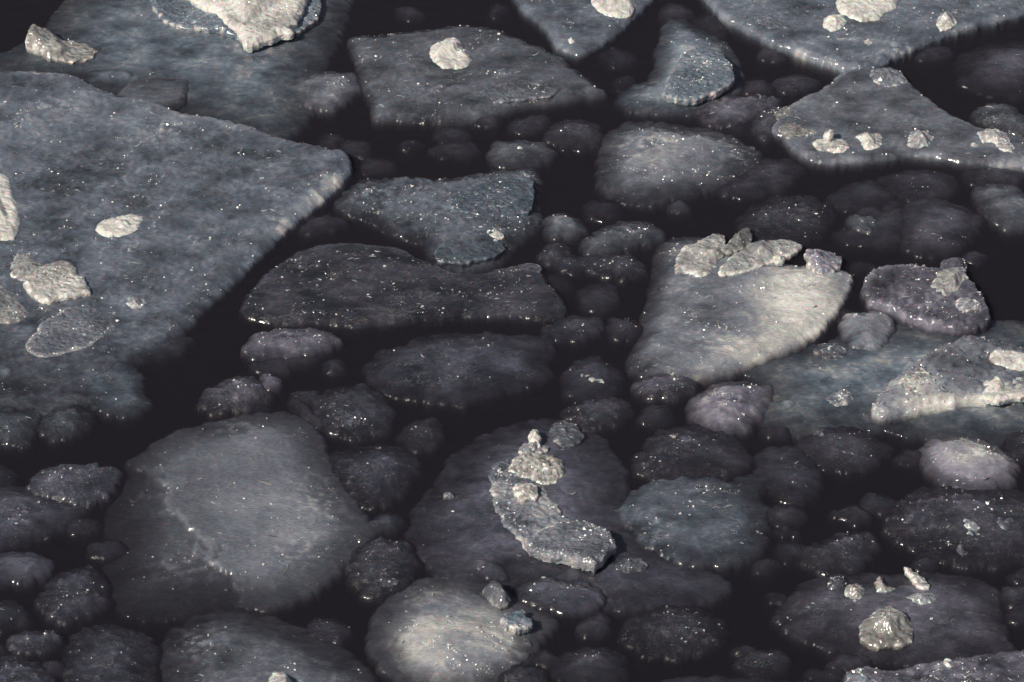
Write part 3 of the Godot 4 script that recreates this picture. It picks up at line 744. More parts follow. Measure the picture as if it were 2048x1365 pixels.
	floe("F45", "ice_slab", "sharp-edged lit slab at the right edge with a thick cream front", 3.518, 0.498, [275,91,280,73,295,52,308,39,321,24,337,11,354,0,373,2,384,11,421,30,416,73,373,76,358,79,335,82,315,88,295,94,282,97], {"kind": "S", "top": 0.077, "drop": 0.05, "band": 0.13, "tone": 0.156, "tint": "grey", "frost": 242, "relief": 0.02, "edgeice": 1, "crag": 0.035, "bulge": 0.014, "tone_blobs": [[3.097, 0.61, 0.195, 0.164, 0.4, 2], [3.461, 0.824, 0.664, 0.101, 0.1, 3], [3.527, 0.111, 0.195, 0.088, 0, 0.8]], "tilt": Vector2(0.015, 0)})
	floe("F47", "ice_floe", "dark diamond floe under the wide drowned teal floe", 2.51, 1.239, [216,121,231,103,254,98,272,106,288,124,277,135,261,150,246,150,228,141], {"kind": "D", "top": -0.006, "drop": 0.051, "band": 0.228, "tone": 0.067, "tint": "purple", "frost": 45})
	floe("F48", "ice_floe", "bright egg-shaped floe, cream frosted in the middle, near the right edge", 3.439, 1.433, [309,130,320,117,334,112,355,117,369,127,380,144,374,165,357,173,338,173,320,162,312,147], {"kind": "D", "top": 0.05, "drop": 0.102, "band": 0.456, "tone": 0.176, "tint": "purple", "frost": 252, "mottle": 0.5, "crag": 0.008, "tone_blobs": [[3.468, 1.385, 0.273, 0.252, 0.4, 1.7]], "spots": [[3.524, 1.385, 0.234, 0.252, 500]]})
	floe("F49", "ice_floe", "small grey floe at the right edge above the egg-shaped floe", 3.954, 1.206, [374,121,382,107,413,103,409,138,383,135], {"kind": "D", "top": -0.006, "drop": 0.043, "band": 0.19, "tone": 0.085, "tint": "purple", "frost": 45})
	floe("F81", "ice_floe", "dim drowned floe above the grey floe with pale flank", 1.354, 1.312, [92,150,101,120,116,102,143,96,166,108,181,135,171,150,141,158,114,164], {"kind": "D", "top": -0.01, "drop": 0.043, "band": 0.304, "tone": 0.061, "tint": "purple", "frost": 54, "rough": true, "spots": [[1.037, 1.467, 0.137, 0.101, 900], [1.348, 1.201, 0.234, 0.126, 500]]})
	floe("F82", "ice_floe", "dim upright floe between dim drowned floe and diamond floe", 2.084, 1.537, [185,135,197,123,218,126,231,150,228,173,214,188,200,182,189,162], {"kind": "D", "top": -0.008, "drop": 0.043, "band": 0.228, "tone": 0.061, "tint": "violet", "frost": 27})
	floe("X8", "ice_floe", "faint drowned ice fragment to the right of the dark almond floe", 3.115, -1.906, [324,-196,312,-180,303,-183,301,-195,317,-199], {"kind": "D", "group": "faint drowned ice fragments in the channels", "top": -0.036, "drop": 0.034, "band": 0.114, "tone": 0.064, "tint": "purple", "frost": 0})
	floe("X10", "ice_floe", "faint drowned ice fragment to the right of the large pale floe", 2.814, -1.066, [292,-104,288,-101,274,-100,271,-104,278,-115,289,-112], {"kind": "D", "group": "faint drowned ice fragments in the channels", "top": -0.034, "drop": 0.034, "band": 0.114, "tone": 0.053, "tint": "purple", "frost": 0})
	floe("X12", "ice_floe", "faint drowned ice fragment to the left of the bright egg-shaped floe", 3.041, 1.322, [316,130,312,138,295,138,292,134,299,125,311,126], {"kind": "D", "group": "faint drowned ice fragments in the channels", "top": -0.035, "drop": 0.034, "band": 0.114, "tone": 0.074, "tint": "purple", "frost": 0})
	floe("X22", "ice_floe", "faint drowned ice fragment nearer than the slim frosty floe", 1.929, -3.038, [211,-303,203,-292,184,-290,177,-300,180,-316,199,-319], {"kind": "D", "group": "faint drowned ice fragments in the channels", "top": -0.04, "drop": 0.034, "band": 0.114, "tone": 0.051, "tint": "purple", "frost": 0})
	floe("X24", "ice_floe", "faint drowned ice fragment to the left of the wide drowned teal floe", 2.014, 1.035, [211,102,207,108,195,108,192,102,197,99,206,99], {"kind": "D", "group": "faint drowned ice fragments in the channels", "top": -0.02, "drop": 0.034, "band": 0.114, "tone": 0.082, "tint": "purple", "frost": 54})
	floe("X26", "ice_floe", "faint drowned ice fragment farther than the upright rounded floe", 1.757, -4.593, [194,-464,186,-444,175,-438,159,-453,157,-466,175,-479,184,-476], {"kind": "D", "group": "faint drowned ice fragments in the channels", "top": -0.034, "drop": 0.034, "band": 0.114, "tone": 0.059, "tint": "purple", "frost": 0})
	floe("X31", "ice_floe", "faint drowned ice fragment to the left of the rounded pale lump", 2.624, -0.439, [271,-44,267,-36,255,-39,256,-49,263,-53], {"kind": "D", "group": "faint drowned ice fragments in the channels", "top": -0.031, "drop": 0.034, "band": 0.114, "tone": 0.058, "tint": "purple", "frost": 9})
	floe("X33", "ice_floe", "faint drowned ice fragment to the right of the grey wedge floe", 1.441, -4.793, [158,-478,155,-470,141,-464,132,-471,132,-484,142,-495,152,-492], {"kind": "D", "group": "faint drowned ice fragments in the channels", "top": -0.035, "drop": 0.034, "band": 0.114, "tone": 0.088, "tint": "purple", "frost": 9})
	floe("X38", "ice_floe", "faint drowned ice fragment to the right of the speckled low floe", 1.385, -1.88, [147,-186,143,-181,132,-182,132,-192,139,-197], {"kind": "D", "group": "faint drowned ice fragments in the channels", "top": -0.02, "drop": 0.034, "band": 0.114, "tone": 0.08, "tint": "violet", "frost": 0})
	floe("X39", "ice_floe", "faint drowned ice fragment nearer than the five-sided purplish floe", 3.728, -1.172, [383,-118,373,-111,366,-114,366,-119,373,-123], {"kind": "D", "group": "faint drowned ice fragments in the channels", "top": -0.016, "drop": 0.034, "band": 0.114, "tone": 0.077, "tint": "violet", "frost": 0})
	floe("X40", "ice_floe", "faint drowned ice fragment farther than the small triangular floe", 2.933, -1.788, [304,-176,295,-172,284,-172,286,-185,299,-187], {"kind": "D", "group": "faint drowned ice fragments in the channels", "top": -0.022, "drop": 0.034, "band": 0.114, "tone": 0.086, "tint": "purple", "frost": 9})


# ------------------------------------------------------------------ floes near
func floes_near() -> void:
	floe("F4", "ice_floe", "mottled dark floe cut by the picture edge below the largest slab", -3.878, 0.973, [-415,80,-385,77,-369,78,-361,88,-363,103,-369,121,-380,118,-411,115], {"kind": "D", "top": -0.006, "drop": 0.043, "band": 0.152, "tone": 0.073, "tint": "blue", "frost": 54, "rough": true})
	floe("F5", "ice_floe", "small mottled floe beside the fin-shaped floe", -3.406, 0.929, [-360,90,-350,77,-335,72,-323,84,-320,95,-332,108,-347,113,-357,105], {"kind": "D", "top": -0.008, "drop": 0.043, "band": 0.19, "tone": 0.073, "tint": "blue", "frost": 45, "rough": true})
	floe("F58", "ice_floe", "dark oval floe right above the big drowned floe with the broken slab", 0.656, 0.828, [39,82,48,70,68,64,87,67,90,82,80,97,63,104,48,97], {"kind": "D", "top": -0.002, "drop": 0.043, "band": 0.171, "tone": 0.055, "tint": "purple", "frost": 81, "rough": true})
	floe("F61", "ice_floe", "dark lumpy floe above the big speckled floe", -1.204, 0.811, [-151,67,-140,54,-117,50,-98,64,-91,85,-97,106,-115,114,-135,106,-147,88], {"kind": "D", "top": -0.002, "drop": 0.043, "band": 0.19, "tone": 0.055, "tint": "violet", "frost": 76.5, "rough": true, "spots": [[-1.311, 0.941, 0.156, 0.101, 600]]})
	floe("F61b", "ice_floe", "narrow dim splinter floe along the top of the big speckled floe", -1.558, 0.826, [-170,67,-163,69,-145,90,-146,99,-158,87], {"kind": "D", "top": -0.011, "drop": 0.034, "band": 0.095, "tone": 0.073, "tint": "purple", "frost": 36})
	floe("F62", "ice_floe", "faint dark floe with a few glints between two larger dark ones", -0.681, 1.082, [-85,108,-74,93,-59,91,-51,108,-62,123,-77,126], {"kind": "D", "top": -0.011, "drop": 0.034, "band": 0.152, "tone": 0.043, "tint": "purple", "frost": 63})
	floe("F63", "ice_floe", "big speckled grey floe at lower left with a darker sunken ledge", -2.082, 2.026, [-294,151,-277,127,-256,106,-226,94,-200,85,-177,82,-158,91,-146,109,-137,145,-125,174,-109,203,-103,225,-109,245,-125,261,-136,278,-153,294,-174,305,-196,302,-214,299,-231,310,-260,313,-282,302,-293,275,-298,220,-299,185], {"kind": "D", "top": 0.022, "drop": 0.076, "band": 0.57, "tone": 0.142, "tint": "grey", "frost": 54, "mottle": 0.4, "vein": 0.15, "tone_blobs": [[-1.712, 2.139, 0.508, 0.693, 0, 1], [-1.983, 1.212, 0.391, 0.315, 0, 0.3]], "spots": [[-2.379, 2.641, 0.293, 0.176, 700], [-2.145, 1.033, 0.273, 0.113, 300], [-1.426, 1.912, 0.234, 0.315, 250], [-1.55, 2.475, 0.234, 0.158, 250]], "ledge": [-2.714, 1.565, -1.988, 2.805, 0.042]})
	floe("F64", "ice_floe", "half-moon dark floe touching the left of the big speckled floe", -3.263, 1.689, [-360,172,-354,157,-336,149,-309,151,-296,154,-298,169,-304,186,-319,192,-336,186,-351,181], {"kind": "D", "top": 0.016, "drop": 0.034, "band": 0.152, "tone": 0.074, "tint": "violet", "frost": 81, "rough": true, "spots": [[-3.382, 1.632, 0.195, 0.088, 400]]})
	floe("F65", "ice_floe", "dark blue floe at the left edge under the half-moon floe", -3.671, 2.03, [-404,174,-360,171,-336,186,-317,194,-323,208,-340,223,-358,231,-375,237,-397,239], {"kind": "D", "top": 0, "drop": 0.051, "band": 0.228, "tone": 0.079, "tint": "violet", "frost": 81, "spots": [[-3.599, 2.084, 0.156, 0.189, 500]]})
	floe("F65b", "ice_floe", "faint drowned floe at the left edge above the dark blue floe", -3.911, 1.591, [-408,147,-385,144,-373,155,-375,170,-404,176], {"kind": "D", "top": -0.011, "drop": 0.043, "band": 0.152, "tone": 0.055, "tint": "purple", "frost": 45})
	floe("F66", "ice_floe", "pointed dark grey floe at the left edge, its crest pale blue", -3.643, 2.613, [-392,250,-364,246,-345,248,-333,258,-339,269,-356,280,-371,274,-390,274], {"kind": "D", "top": 0.006, "drop": 0.043, "band": 0.19, "tone": 0.101, "tint": "violet", "frost": 49.5})
	floe("F67", "ice_floe", "dark rounded floe hugging the lower left side of the big speckled floe", -3.156, 2.904, [-340,304,-338,283,-325,266,-307,261,-295,274,-292,296,-300,309,-320,320], {"kind": "D", "top": -0.007, "drop": 0.043, "band": 0.228, "tone": 0.061, "tint": "violet", "frost": 63, "rough": true})
	floe("F68", "ice_floe", "dim floe at the left edge with a single glint", -3.696, 3.132, [-390,301,-362,298,-348,309,-349,322,-366,328,-388,325], {"kind": "D", "top": -0.011, "drop": 0.043, "band": 0.19, "tone": 0.055, "tint": "violet", "frost": 27})
	floe("F69", "ice_floe", "small glinting dark floe near the lower left corner", -3.404, 3.419, [-359,345,-351,333,-333,332,-324,337,-326,347,-342,354], {"kind": "D", "top": 0, "drop": 0.034, "band": 0.133, "tone": 0.073, "tint": "violet", "frost": 234, "rough": true})
	floe("F70", "ice_floe", "dark boulder-like floe left of the bottom teal-grey floe", -2.837, 3.717, [-316,350,-309,328,-288,322,-262,334,-252,352,-252,376,-256,416,-308,416,-315,376], {"kind": "D", "top": -0.004, "drop": 0.051, "band": 0.266, "tone": 0.051, "tint": "violet", "frost": 40.5, "rough": true})
	floe("F71", "ice_floe", "speckled dark floe in the lower left corner", -3.527, 3.898, [-383,366,-359,359,-337,363,-326,376,-322,417,-377,417], {"kind": "D", "top": 0, "drop": 0.043, "band": 0.19, "tone": 0.067, "tint": "violet", "frost": 117, "rough": true, "spots": [[-3.466, 3.759, 0.156, 0.101, 600]]})
	floe("F72", "ice_floe", "large teal-grey floe cut by the bottom edge, smooth on its right half", -1.77, 3.709, [-247,348,-243,327,-228,314,-206,306,-188,307,-163,319,-137,335,-115,353,-100,374,-88,420,-240,420,-245,374], {"kind": "D", "top": 0.004, "drop": 0.076, "band": 0.494, "tone": 0.135, "tint": "grey", "frost": 40.5, "spots": [[-2.256, 3.427, 0.195, 0.252, 500]]})
	floe("F73", "ice_floe", "dark knobbly floe wedged between the big speckled floe and its neighbour", -0.946, 2.615, [-118,261,-111,239,-97,231,-78,236,-71,256,-74,275,-85,288,-102,294,-114,280], {"kind": "D", "top": 0.012, "drop": 0.051, "band": 0.228, "tone": 0.043, "tint": "purple", "frost": 135, "rough": true, "spots": [[-0.966, 2.417, 0.176, 0.113, 700]]})
	floe("F74", "ice_floe", "small slate floe pressed between the big speckled floe and black water", -0.924, 2.11, [-104,212,-98,205,-85,202,-81,210,-90,219,-99,220], {"kind": "D", "top": -0.008, "drop": 0.034, "band": 0.114, "tone": 0.067, "tint": "violet", "frost": 27})
	floe("F75", "ice_floe", "dark rounded floe at the upper right shoulder of the big speckled floe", -1.061, 1.535, [-142,150,-137,132,-119,123,-89,121,-75,132,-73,150,-78,170,-91,185,-105,193,-121,185,-134,167], {"kind": "D", "top": -0.009, "drop": 0.051, "band": 0.266, "tone": 0.055, "tint": "violet", "frost": 45, "rough": true})
	floe("F76", "ice_floe", "big drowned floe carrying the broken tan slab", 0.264, 2.069, [-75,224,-72,196,-58,170,-47,138,-24,111,2,93,33,89,59,102,76,126,85,156,82,190,94,224,119,252,158,274,154,288,135,299,99,304,63,301,27,285,-9,282,-34,280,-56,263], {"kind": "D", "top": -0.009, "drop": 0.06, "band": 0.532, "tone": 0.135, "tint": "violet", "frost": 16.2, "tone_blobs": [[0.652, 2.017, 0.234, 0.378, 0, 0.4], [1.29, 2.796, 0.352, 0.189, 0, 0.3]]})
	floe("F76b", "ice_floe", "faint streak of drowned ice on the near side of the big drowned floe", -0.152, 2.645, [-28,258,-20,256,-7,263,-5,275,-18,269], {"kind": "D", "top": -0.003, "drop": 0.025, "band": 0.095, "tone": 0.108, "tint": "violet", "frost": 54})
	floe("F78", "ice_floe", "grey floe with pale left flank, right of the big drowned floe", 1.383, 2.09, [82,196,92,179,107,168,133,162,159,165,181,173,188,191,186,225,181,247,155,258,130,257,112,250,98,236,88,219], {"kind": "D", "top": 0.008, "drop": 0.043, "band": 0.266, "tone": 0.115, "tint": "blue", "frost": 90, "spots": [[1.402, 1.764, 0.312, 0.101, 900], [1.015, 2.248, 0.156, 0.189, 400]], "tilt": Vector2(-0.03, 0)})
	floe("F79", "ice_floe", "dark ridge floe below the broken tan slab, glints along its back", 0.358, 2.926, [5,287,13,278,31,276,53,281,65,292,63,303,45,311,24,305,11,298], {"kind": "D", "top": 0.02, "drop": 0.051, "band": 0.19, "tone": 0.095, "tint": "violet", "frost": 72})
	floe("F80", "ice_floe", "brightest domed floe at the bottom, cream patch in the middle", -0.409, 3.313, [-102,320,-92,299,-78,280,-60,272,-34,274,-12,282,6,296,27,309,31,320,20,336,13,354,-5,375,-26,388,-50,395,-72,388,-88,370,-99,349], {"kind": "D", "top": -0.008, "drop": 0.06, "band": 0.38, "tone": 0.149, "tint": "grey", "frost": 45, "layertop": 0.05, "layertone": 0.169, "layerfrost": 380, "layerdrop": 0.11, "layerband": 0.3, "crag": 0.006, "tone_blobs": [[-0.406, 3.376, 0.527, 0.473, 0, 2.2]], "spots": [[-0.05, 3.491, 0.195, 0.189, 500], [-0.699, 2.96, 0.117, 0.126, 400]], "layer": [-78,315,-66,304,-45,307,-23,309,-9,315,9,323,14,336,9,357,-5,373,-26,385,-47,389,-66,383,-81,365,-87,341]})
	floe("F83", "ice_floe", "faint pebble floe below the dim upright floe", 2.038, 2.022, [216,199,212,211,206,212,199,212,191,206,193,198,197,193,207,192,215,196], {"kind": "D", "top": -0.015, "drop": 0.034, "band": 0.133, "tone": 0.055, "tint": "purple", "frost": 18})
	floe("F84", "ice_floe", "little dark almond with three glints left of the broad dark floe", 2.518, 2.011, [238,201,247,194,260,195,263,203,253,211], {"kind": "D", "top": -0.011, "drop": 0.034, "band": 0.114, "tone": 0.061, "tint": "purple", "frost": 117})
	floe("F85", "ice_floe", "broad dark floe at the right edge with three small pale pieces", 3.426, 2.124, [278,206,289,187,308,172,335,167,364,172,404,184,398,240,363,257,337,260,309,251,289,232,277,218], {"kind": "D", "top": 0.004, "drop": 0.068, "band": 0.342, "tone": 0.061, "tint": "purple", "frost": 81, "rough": true, "spots": [[2.904, 2.093, 0.156, 0.126, 500], [3.255, 1.894, 0.312, 0.126, 300]]})
	floe("F86", "ice_floe", "dark mottled floe between broad dark floe and grey flanked floe", 2.407, 2.439, [210,252,226,233,249,222,265,225,266,241,254,258,228,266], {"kind": "D", "top": -0.006, "drop": 0.043, "band": 0.228, "tone": 0.051, "tint": "purple", "frost": 76.5, "rough": true, "spots": [[2.442, 2.358, 0.156, 0.095, 500]]})
	floe("F87", "ice_floe", "smooth purplish floe at lower right scattered with seven ice pieces", 2.789, 3.142, [189,310,204,291,212,278,231,269,267,269,300,268,336,272,350,283,351,302,352,334,357,350,328,360,292,365,257,358,223,345,199,329], {"kind": "D", "top": -0.002, "drop": 0.06, "band": 0.304, "tone": 0.108, "tint": "purple", "frost": 14.4})
	floe("F88", "ice_slab", "frost-crusted dark slab in the lower right corner", 3.117, 4.004, [233,392,238,379,252,375,269,380,291,371,327,363,385,353,376,435,230,435], {"kind": "S", "top": 0.028, "tone": 0.111, "tint": "purple", "frost": 308, "relief": 0.018, "spots": [[2.976, 3.79, 0.469, 0.158, 900]]})
	floe("F89", "ice_floe", "dark glinting floe between domed floe and smooth purplish floe", 1.164, 3.297, [79,333,88,315,110,304,135,304,151,317,152,336,137,349,112,357,91,352], {"kind": "D", "top": -0.007, "drop": 0.051, "band": 0.266, "tone": 0.044, "tint": "purple", "frost": 90, "rough": true, "spots": [[1.171, 3.095, 0.176, 0.101, 700], [1.304, 3.387, 0.195, 0.113, 600]]})
	floe("F90", "ice_floe", "dark floe at the bottom right of the brightest domed floe", 0.558, 3.702, [30,375,38,354,59,346,77,354,80,375,69,390,44,393], {"kind": "D", "top": -0.009, "drop": 0.043, "band": 0.228, "tone": 0.044, "tint": "purple", "frost": 54, "spots": [[0.552, 3.595, 0.156, 0.095, 400]]})
	floe("F91", "ice_floe", "dim lozenge floe near the bottom with two glints", 1.78, 3.62, [158,362,169,351,187,350,197,359,189,372,171,375], {"kind": "D", "top": -0.011, "drop": 0.043, "band": 0.152, "tone": 0.055, "tint": "purple", "frost": 54})
	floe("F92", "ice_floe", "faint pebble floe below the dark ridge floe", 0.595, 3.225, [69,322,68,328,60,332,53,332,50,326,51,320,55,315,64,312,68,317], {"kind": "D", "top": -0.015, "drop": 0.034, "band": 0.133, "tone": 0.055, "tint": "purple", "frost": 54})
	floe("F93", "ice_floe", "drowned slate band of ice along the bottom edge", 1.532, 4.056, [76,387,111,381,150,378,189,381,231,384,229,430,75,430], {"kind": "D", "top": -0.015, "drop": 0.043, "band": 0.228, "tone": 0.073, "tint": "violet", "frost": 7.2})
	floe("F94", "ice_floe", "faint floe between smooth purplish floe and corner slab", 2.393, 3.618, [224,363,236,354,250,357,251,365,239,370], {"kind": "D", "top": -0.015, "drop": 0.034, "band": 0.114, "tone": 0.067, "tint": "purple", "frost": 18})
	floe("F95", "ice_floe", "small black floe with clustered glints at the foot of the domed floe", 0.085, 3.818, [-7,378,6,368,20,371,24,386,9,396,-3,392], {"kind": "D", "top": -0.002, "drop": 0.034, "band": 0.133, "tone": 0.036, "tint": "purple", "frost": 180, "rough": true})
	floe("F96", "ice_floe", "faint floe at the right edge beside the smooth purplish floe", 3.656, 2.919, [377,293,374,297,367,304,359,303,355,295,356,287,361,282,369,281,374,282], {"kind": "D", "top": -0.011, "drop": 0.034, "band": 0.133, "tone": 0.061, "tint": "purple", "frost": 54})
	floe("F97", "ice_floe", "tiny dim floe behind the slanting blade", 3.009, 2.564, [309,255,306,261,302,262,294,261,293,258,295,252,300,251,308,252], {"kind": "D", "top": -0.011, "drop": 0.034, "band": 0.095, "tone": 0.067, "tint": "purple", "frost": 36})
	floe("F98", "ice_floe", "dim slip of ice in the channel left of the grey slab nose", -2.969, 2.397, [-285,238,-286,247,-296,249,-303,249,-308,245,-308,233,-302,231,-297,230,-288,233], {"kind": "D", "top": -0.019, "drop": 0.034, "band": 0.114, "tone": 0.061, "tint": "violet", "frost": 9})
	floe("X3", "ice_floe", "faint drowned ice fragment to the left of the dark mottled floe", 2.078, 2.416, [222,245,213,251,200,250,195,243,198,232,216,234], {"kind": "D", "group": "faint drowned ice fragments in the channels", "top": -0.035, "drop": 0.034, "band": 0.114, "tone": 0.05, "tint": "violet", "frost": 0})
	floe("X4", "ice_floe", "faint drowned ice fragment to the left of the little dark almond", 2.033, 2.212, [211,222,209,225,199,226,196,219,205,216], {"kind": "D", "group": "faint drowned ice fragments in the channels", "top": -0.019, "drop": 0.034, "band": 0.114, "tone": 0.05, "tint": "purple", "frost": 0})
	floe("X6", "ice_floe", "faint drowned ice fragment to the right of the dark blue floe", -3.195, 2.112, [-308,209,-307,217,-321,220,-332,214,-332,207,-323,203,-310,205], {"kind": "D", "group": "faint drowned ice fragments in the channels", "top": -0.034, "drop": 0.034, "band": 0.114, "tone": 0.072, "tint": "purple", "frost": 9})
	floe("X7", "ice_floe", "faint drowned ice fragment farther than the big speckled grey floe", -1.974, 0.759, [-185,76,-191,83,-207,82,-207,70,-192,69], {"kind": "D", "group": "faint drowned ice fragments in the channels", "top": -0.037, "drop": 0.034, "band": 0.114, "tone": 0.048, "tint": "violet", "frost": 54})
	floe("X9", "ice_floe", "faint drowned ice fragment farther than the speckled dark floe", -3.69, 3.486, [-356,351,-365,357,-379,353,-379,343,-366,340], {"kind": "D", "group": "faint drowned ice fragments in the channels", "top": -0.024, "drop": 0.034, "band": 0.114, "tone": 0.05, "tint": "violet", "frost": 0})
	floe("X13", "ice_floe", "faint drowned ice fragment nearer than the broad dark floe", 3.776, 2.678, [390,269,380,277,363,271,367,263,389,259], {"kind": "D", "group": "faint drowned ice fragments in the channels", "top": -0.018, "drop": 0.034, "band": 0.114, "tone": 0.075, "tint": "purple", "frost": 54})
	floe("X14", "ice_floe", "faint drowned ice fragment to the right of the little dark almond", 2.721, 1.878, [285,184,279,198,260,195,264,179,281,179], {"kind": "D", "group": "faint drowned ice fragments in the channels", "top": -0.02, "drop": 0.034, "band": 0.114, "tone": 0.081, "tint": "violet", "frost": 9})
	floe("X16", "ice_floe", "faint drowned ice fragment to the right of the large teal-grey floe", -1.308, 3.278, [-116,330,-125,341,-145,333,-141,317,-129,315], {"kind": "D", "group": "faint drowned ice fragments in the channels", "top": -0.019, "drop": 0.034, "band": 0.114, "tone": 0.073, "tint": "violet", "frost": 54})
	floe("X18", "ice_floe", "faint drowned ice fragment to the right of the brightest domed floe", 0.252, 3.57, [38,359,28,365,16,361,19,349,25,349], {"kind": "D", "group": "faint drowned ice fragments in the channels", "top": -0.026, "drop": 0.034, "band": 0.114, "tone": 0.075, "tint": "purple", "frost": 54})
	floe("X19", "ice_floe", "faint drowned ice fragment nearer than the ragged small floe", 1.102, 0.845, [122,82,120,92,105,93,98,90,99,81,109,74,119,77], {"kind": "D", "group": "faint drowned ice fragments in the channels", "top": -0.015, "drop": 0.034, "band": 0.114, "tone": 0.072, "tint": "purple", "frost": 9})
	floe("X21", "ice_floe", "faint drowned ice fragment to the left of the smooth purplish floe", 1.923, 2.925, [199,293,197,298,187,295,187,289,192,287], {"kind": "D", "group": "faint drowned ice fragments in the channels", "top": -0.037, "drop": 0.034, "band": 0.114, "tone": 0.056, "tint": "violet", "frost": 0})
	floe("X30", "ice_floe", "faint drowned ice fragment to the right of the big drowned floe", 1.851, 2.566, [195,255,192,261,182,263,176,260,177,253,183,250,191,251], {"kind": "D", "group": "faint drowned ice fragments in the channels", "top": -0.034, "drop": 0.034, "band": 0.114, "tone": 0.081, "tint": "purple", "frost": 0})
	floe("X32", "ice_floe", "faint drowned ice fragment to the left of the dark diamond floe", 1.813, 1.651, [194,164,189,173,176,173,169,168,171,160,180,156,188,158], {"kind": "D", "group": "faint drowned ice fragments in the channels", "top": -0.021, "drop": 0.034, "band": 0.114, "tone": 0.07, "tint": "violet", "frost": 9})
	floe("X34", "ice_floe", "faint drowned ice fragment to the right of the speckled dark floe", -3.241, 3.678, [-317,368,-320,372,-326,373,-330,371,-331,365,-327,363,-319,364], {"kind": "D", "group": "faint drowned ice fragments in the channels", "top": -0.014, "drop": 0.034, "band": 0.114, "tone": 0.065, "tint": "purple", "frost": 9})
	floe("X36", "ice_floe", "faint drowned ice fragment to the right of the dark glinting floe", 1.657, 3.483, [173,350,170,352,161,352,158,349,161,345,169,344], {"kind": "D", "group": "faint drowned ice fragments in the channels", "top": -0.021, "drop": 0.034, "band": 0.114, "tone": 0.048, "tint": "purple", "frost": 54})
	floe("X41", "ice_floe", "faint drowned ice fragment to the right of the smooth purplish floe", 3.7, 3.113, [383,316,378,320,357,318,362,304,374,300], {"kind": "D", "group": "faint drowned ice fragments in the channels", "top": -0.019, "drop": 0.034, "band": 0.114, "tone": 0.071, "tint": "violet", "frost": 9})
	floe("X42", "ice_floe", "faint drowned ice fragment to the right of the drowned slate band", 2.241, 3.75, [239,372,229,384,219,384,210,373,213,368,234,367], {"kind": "D", "group": "faint drowned ice fragments in the channels", "top": -0.035, "drop": 0.034, "band": 0.114, "tone": 0.069, "tint": "purple", "frost": 9})


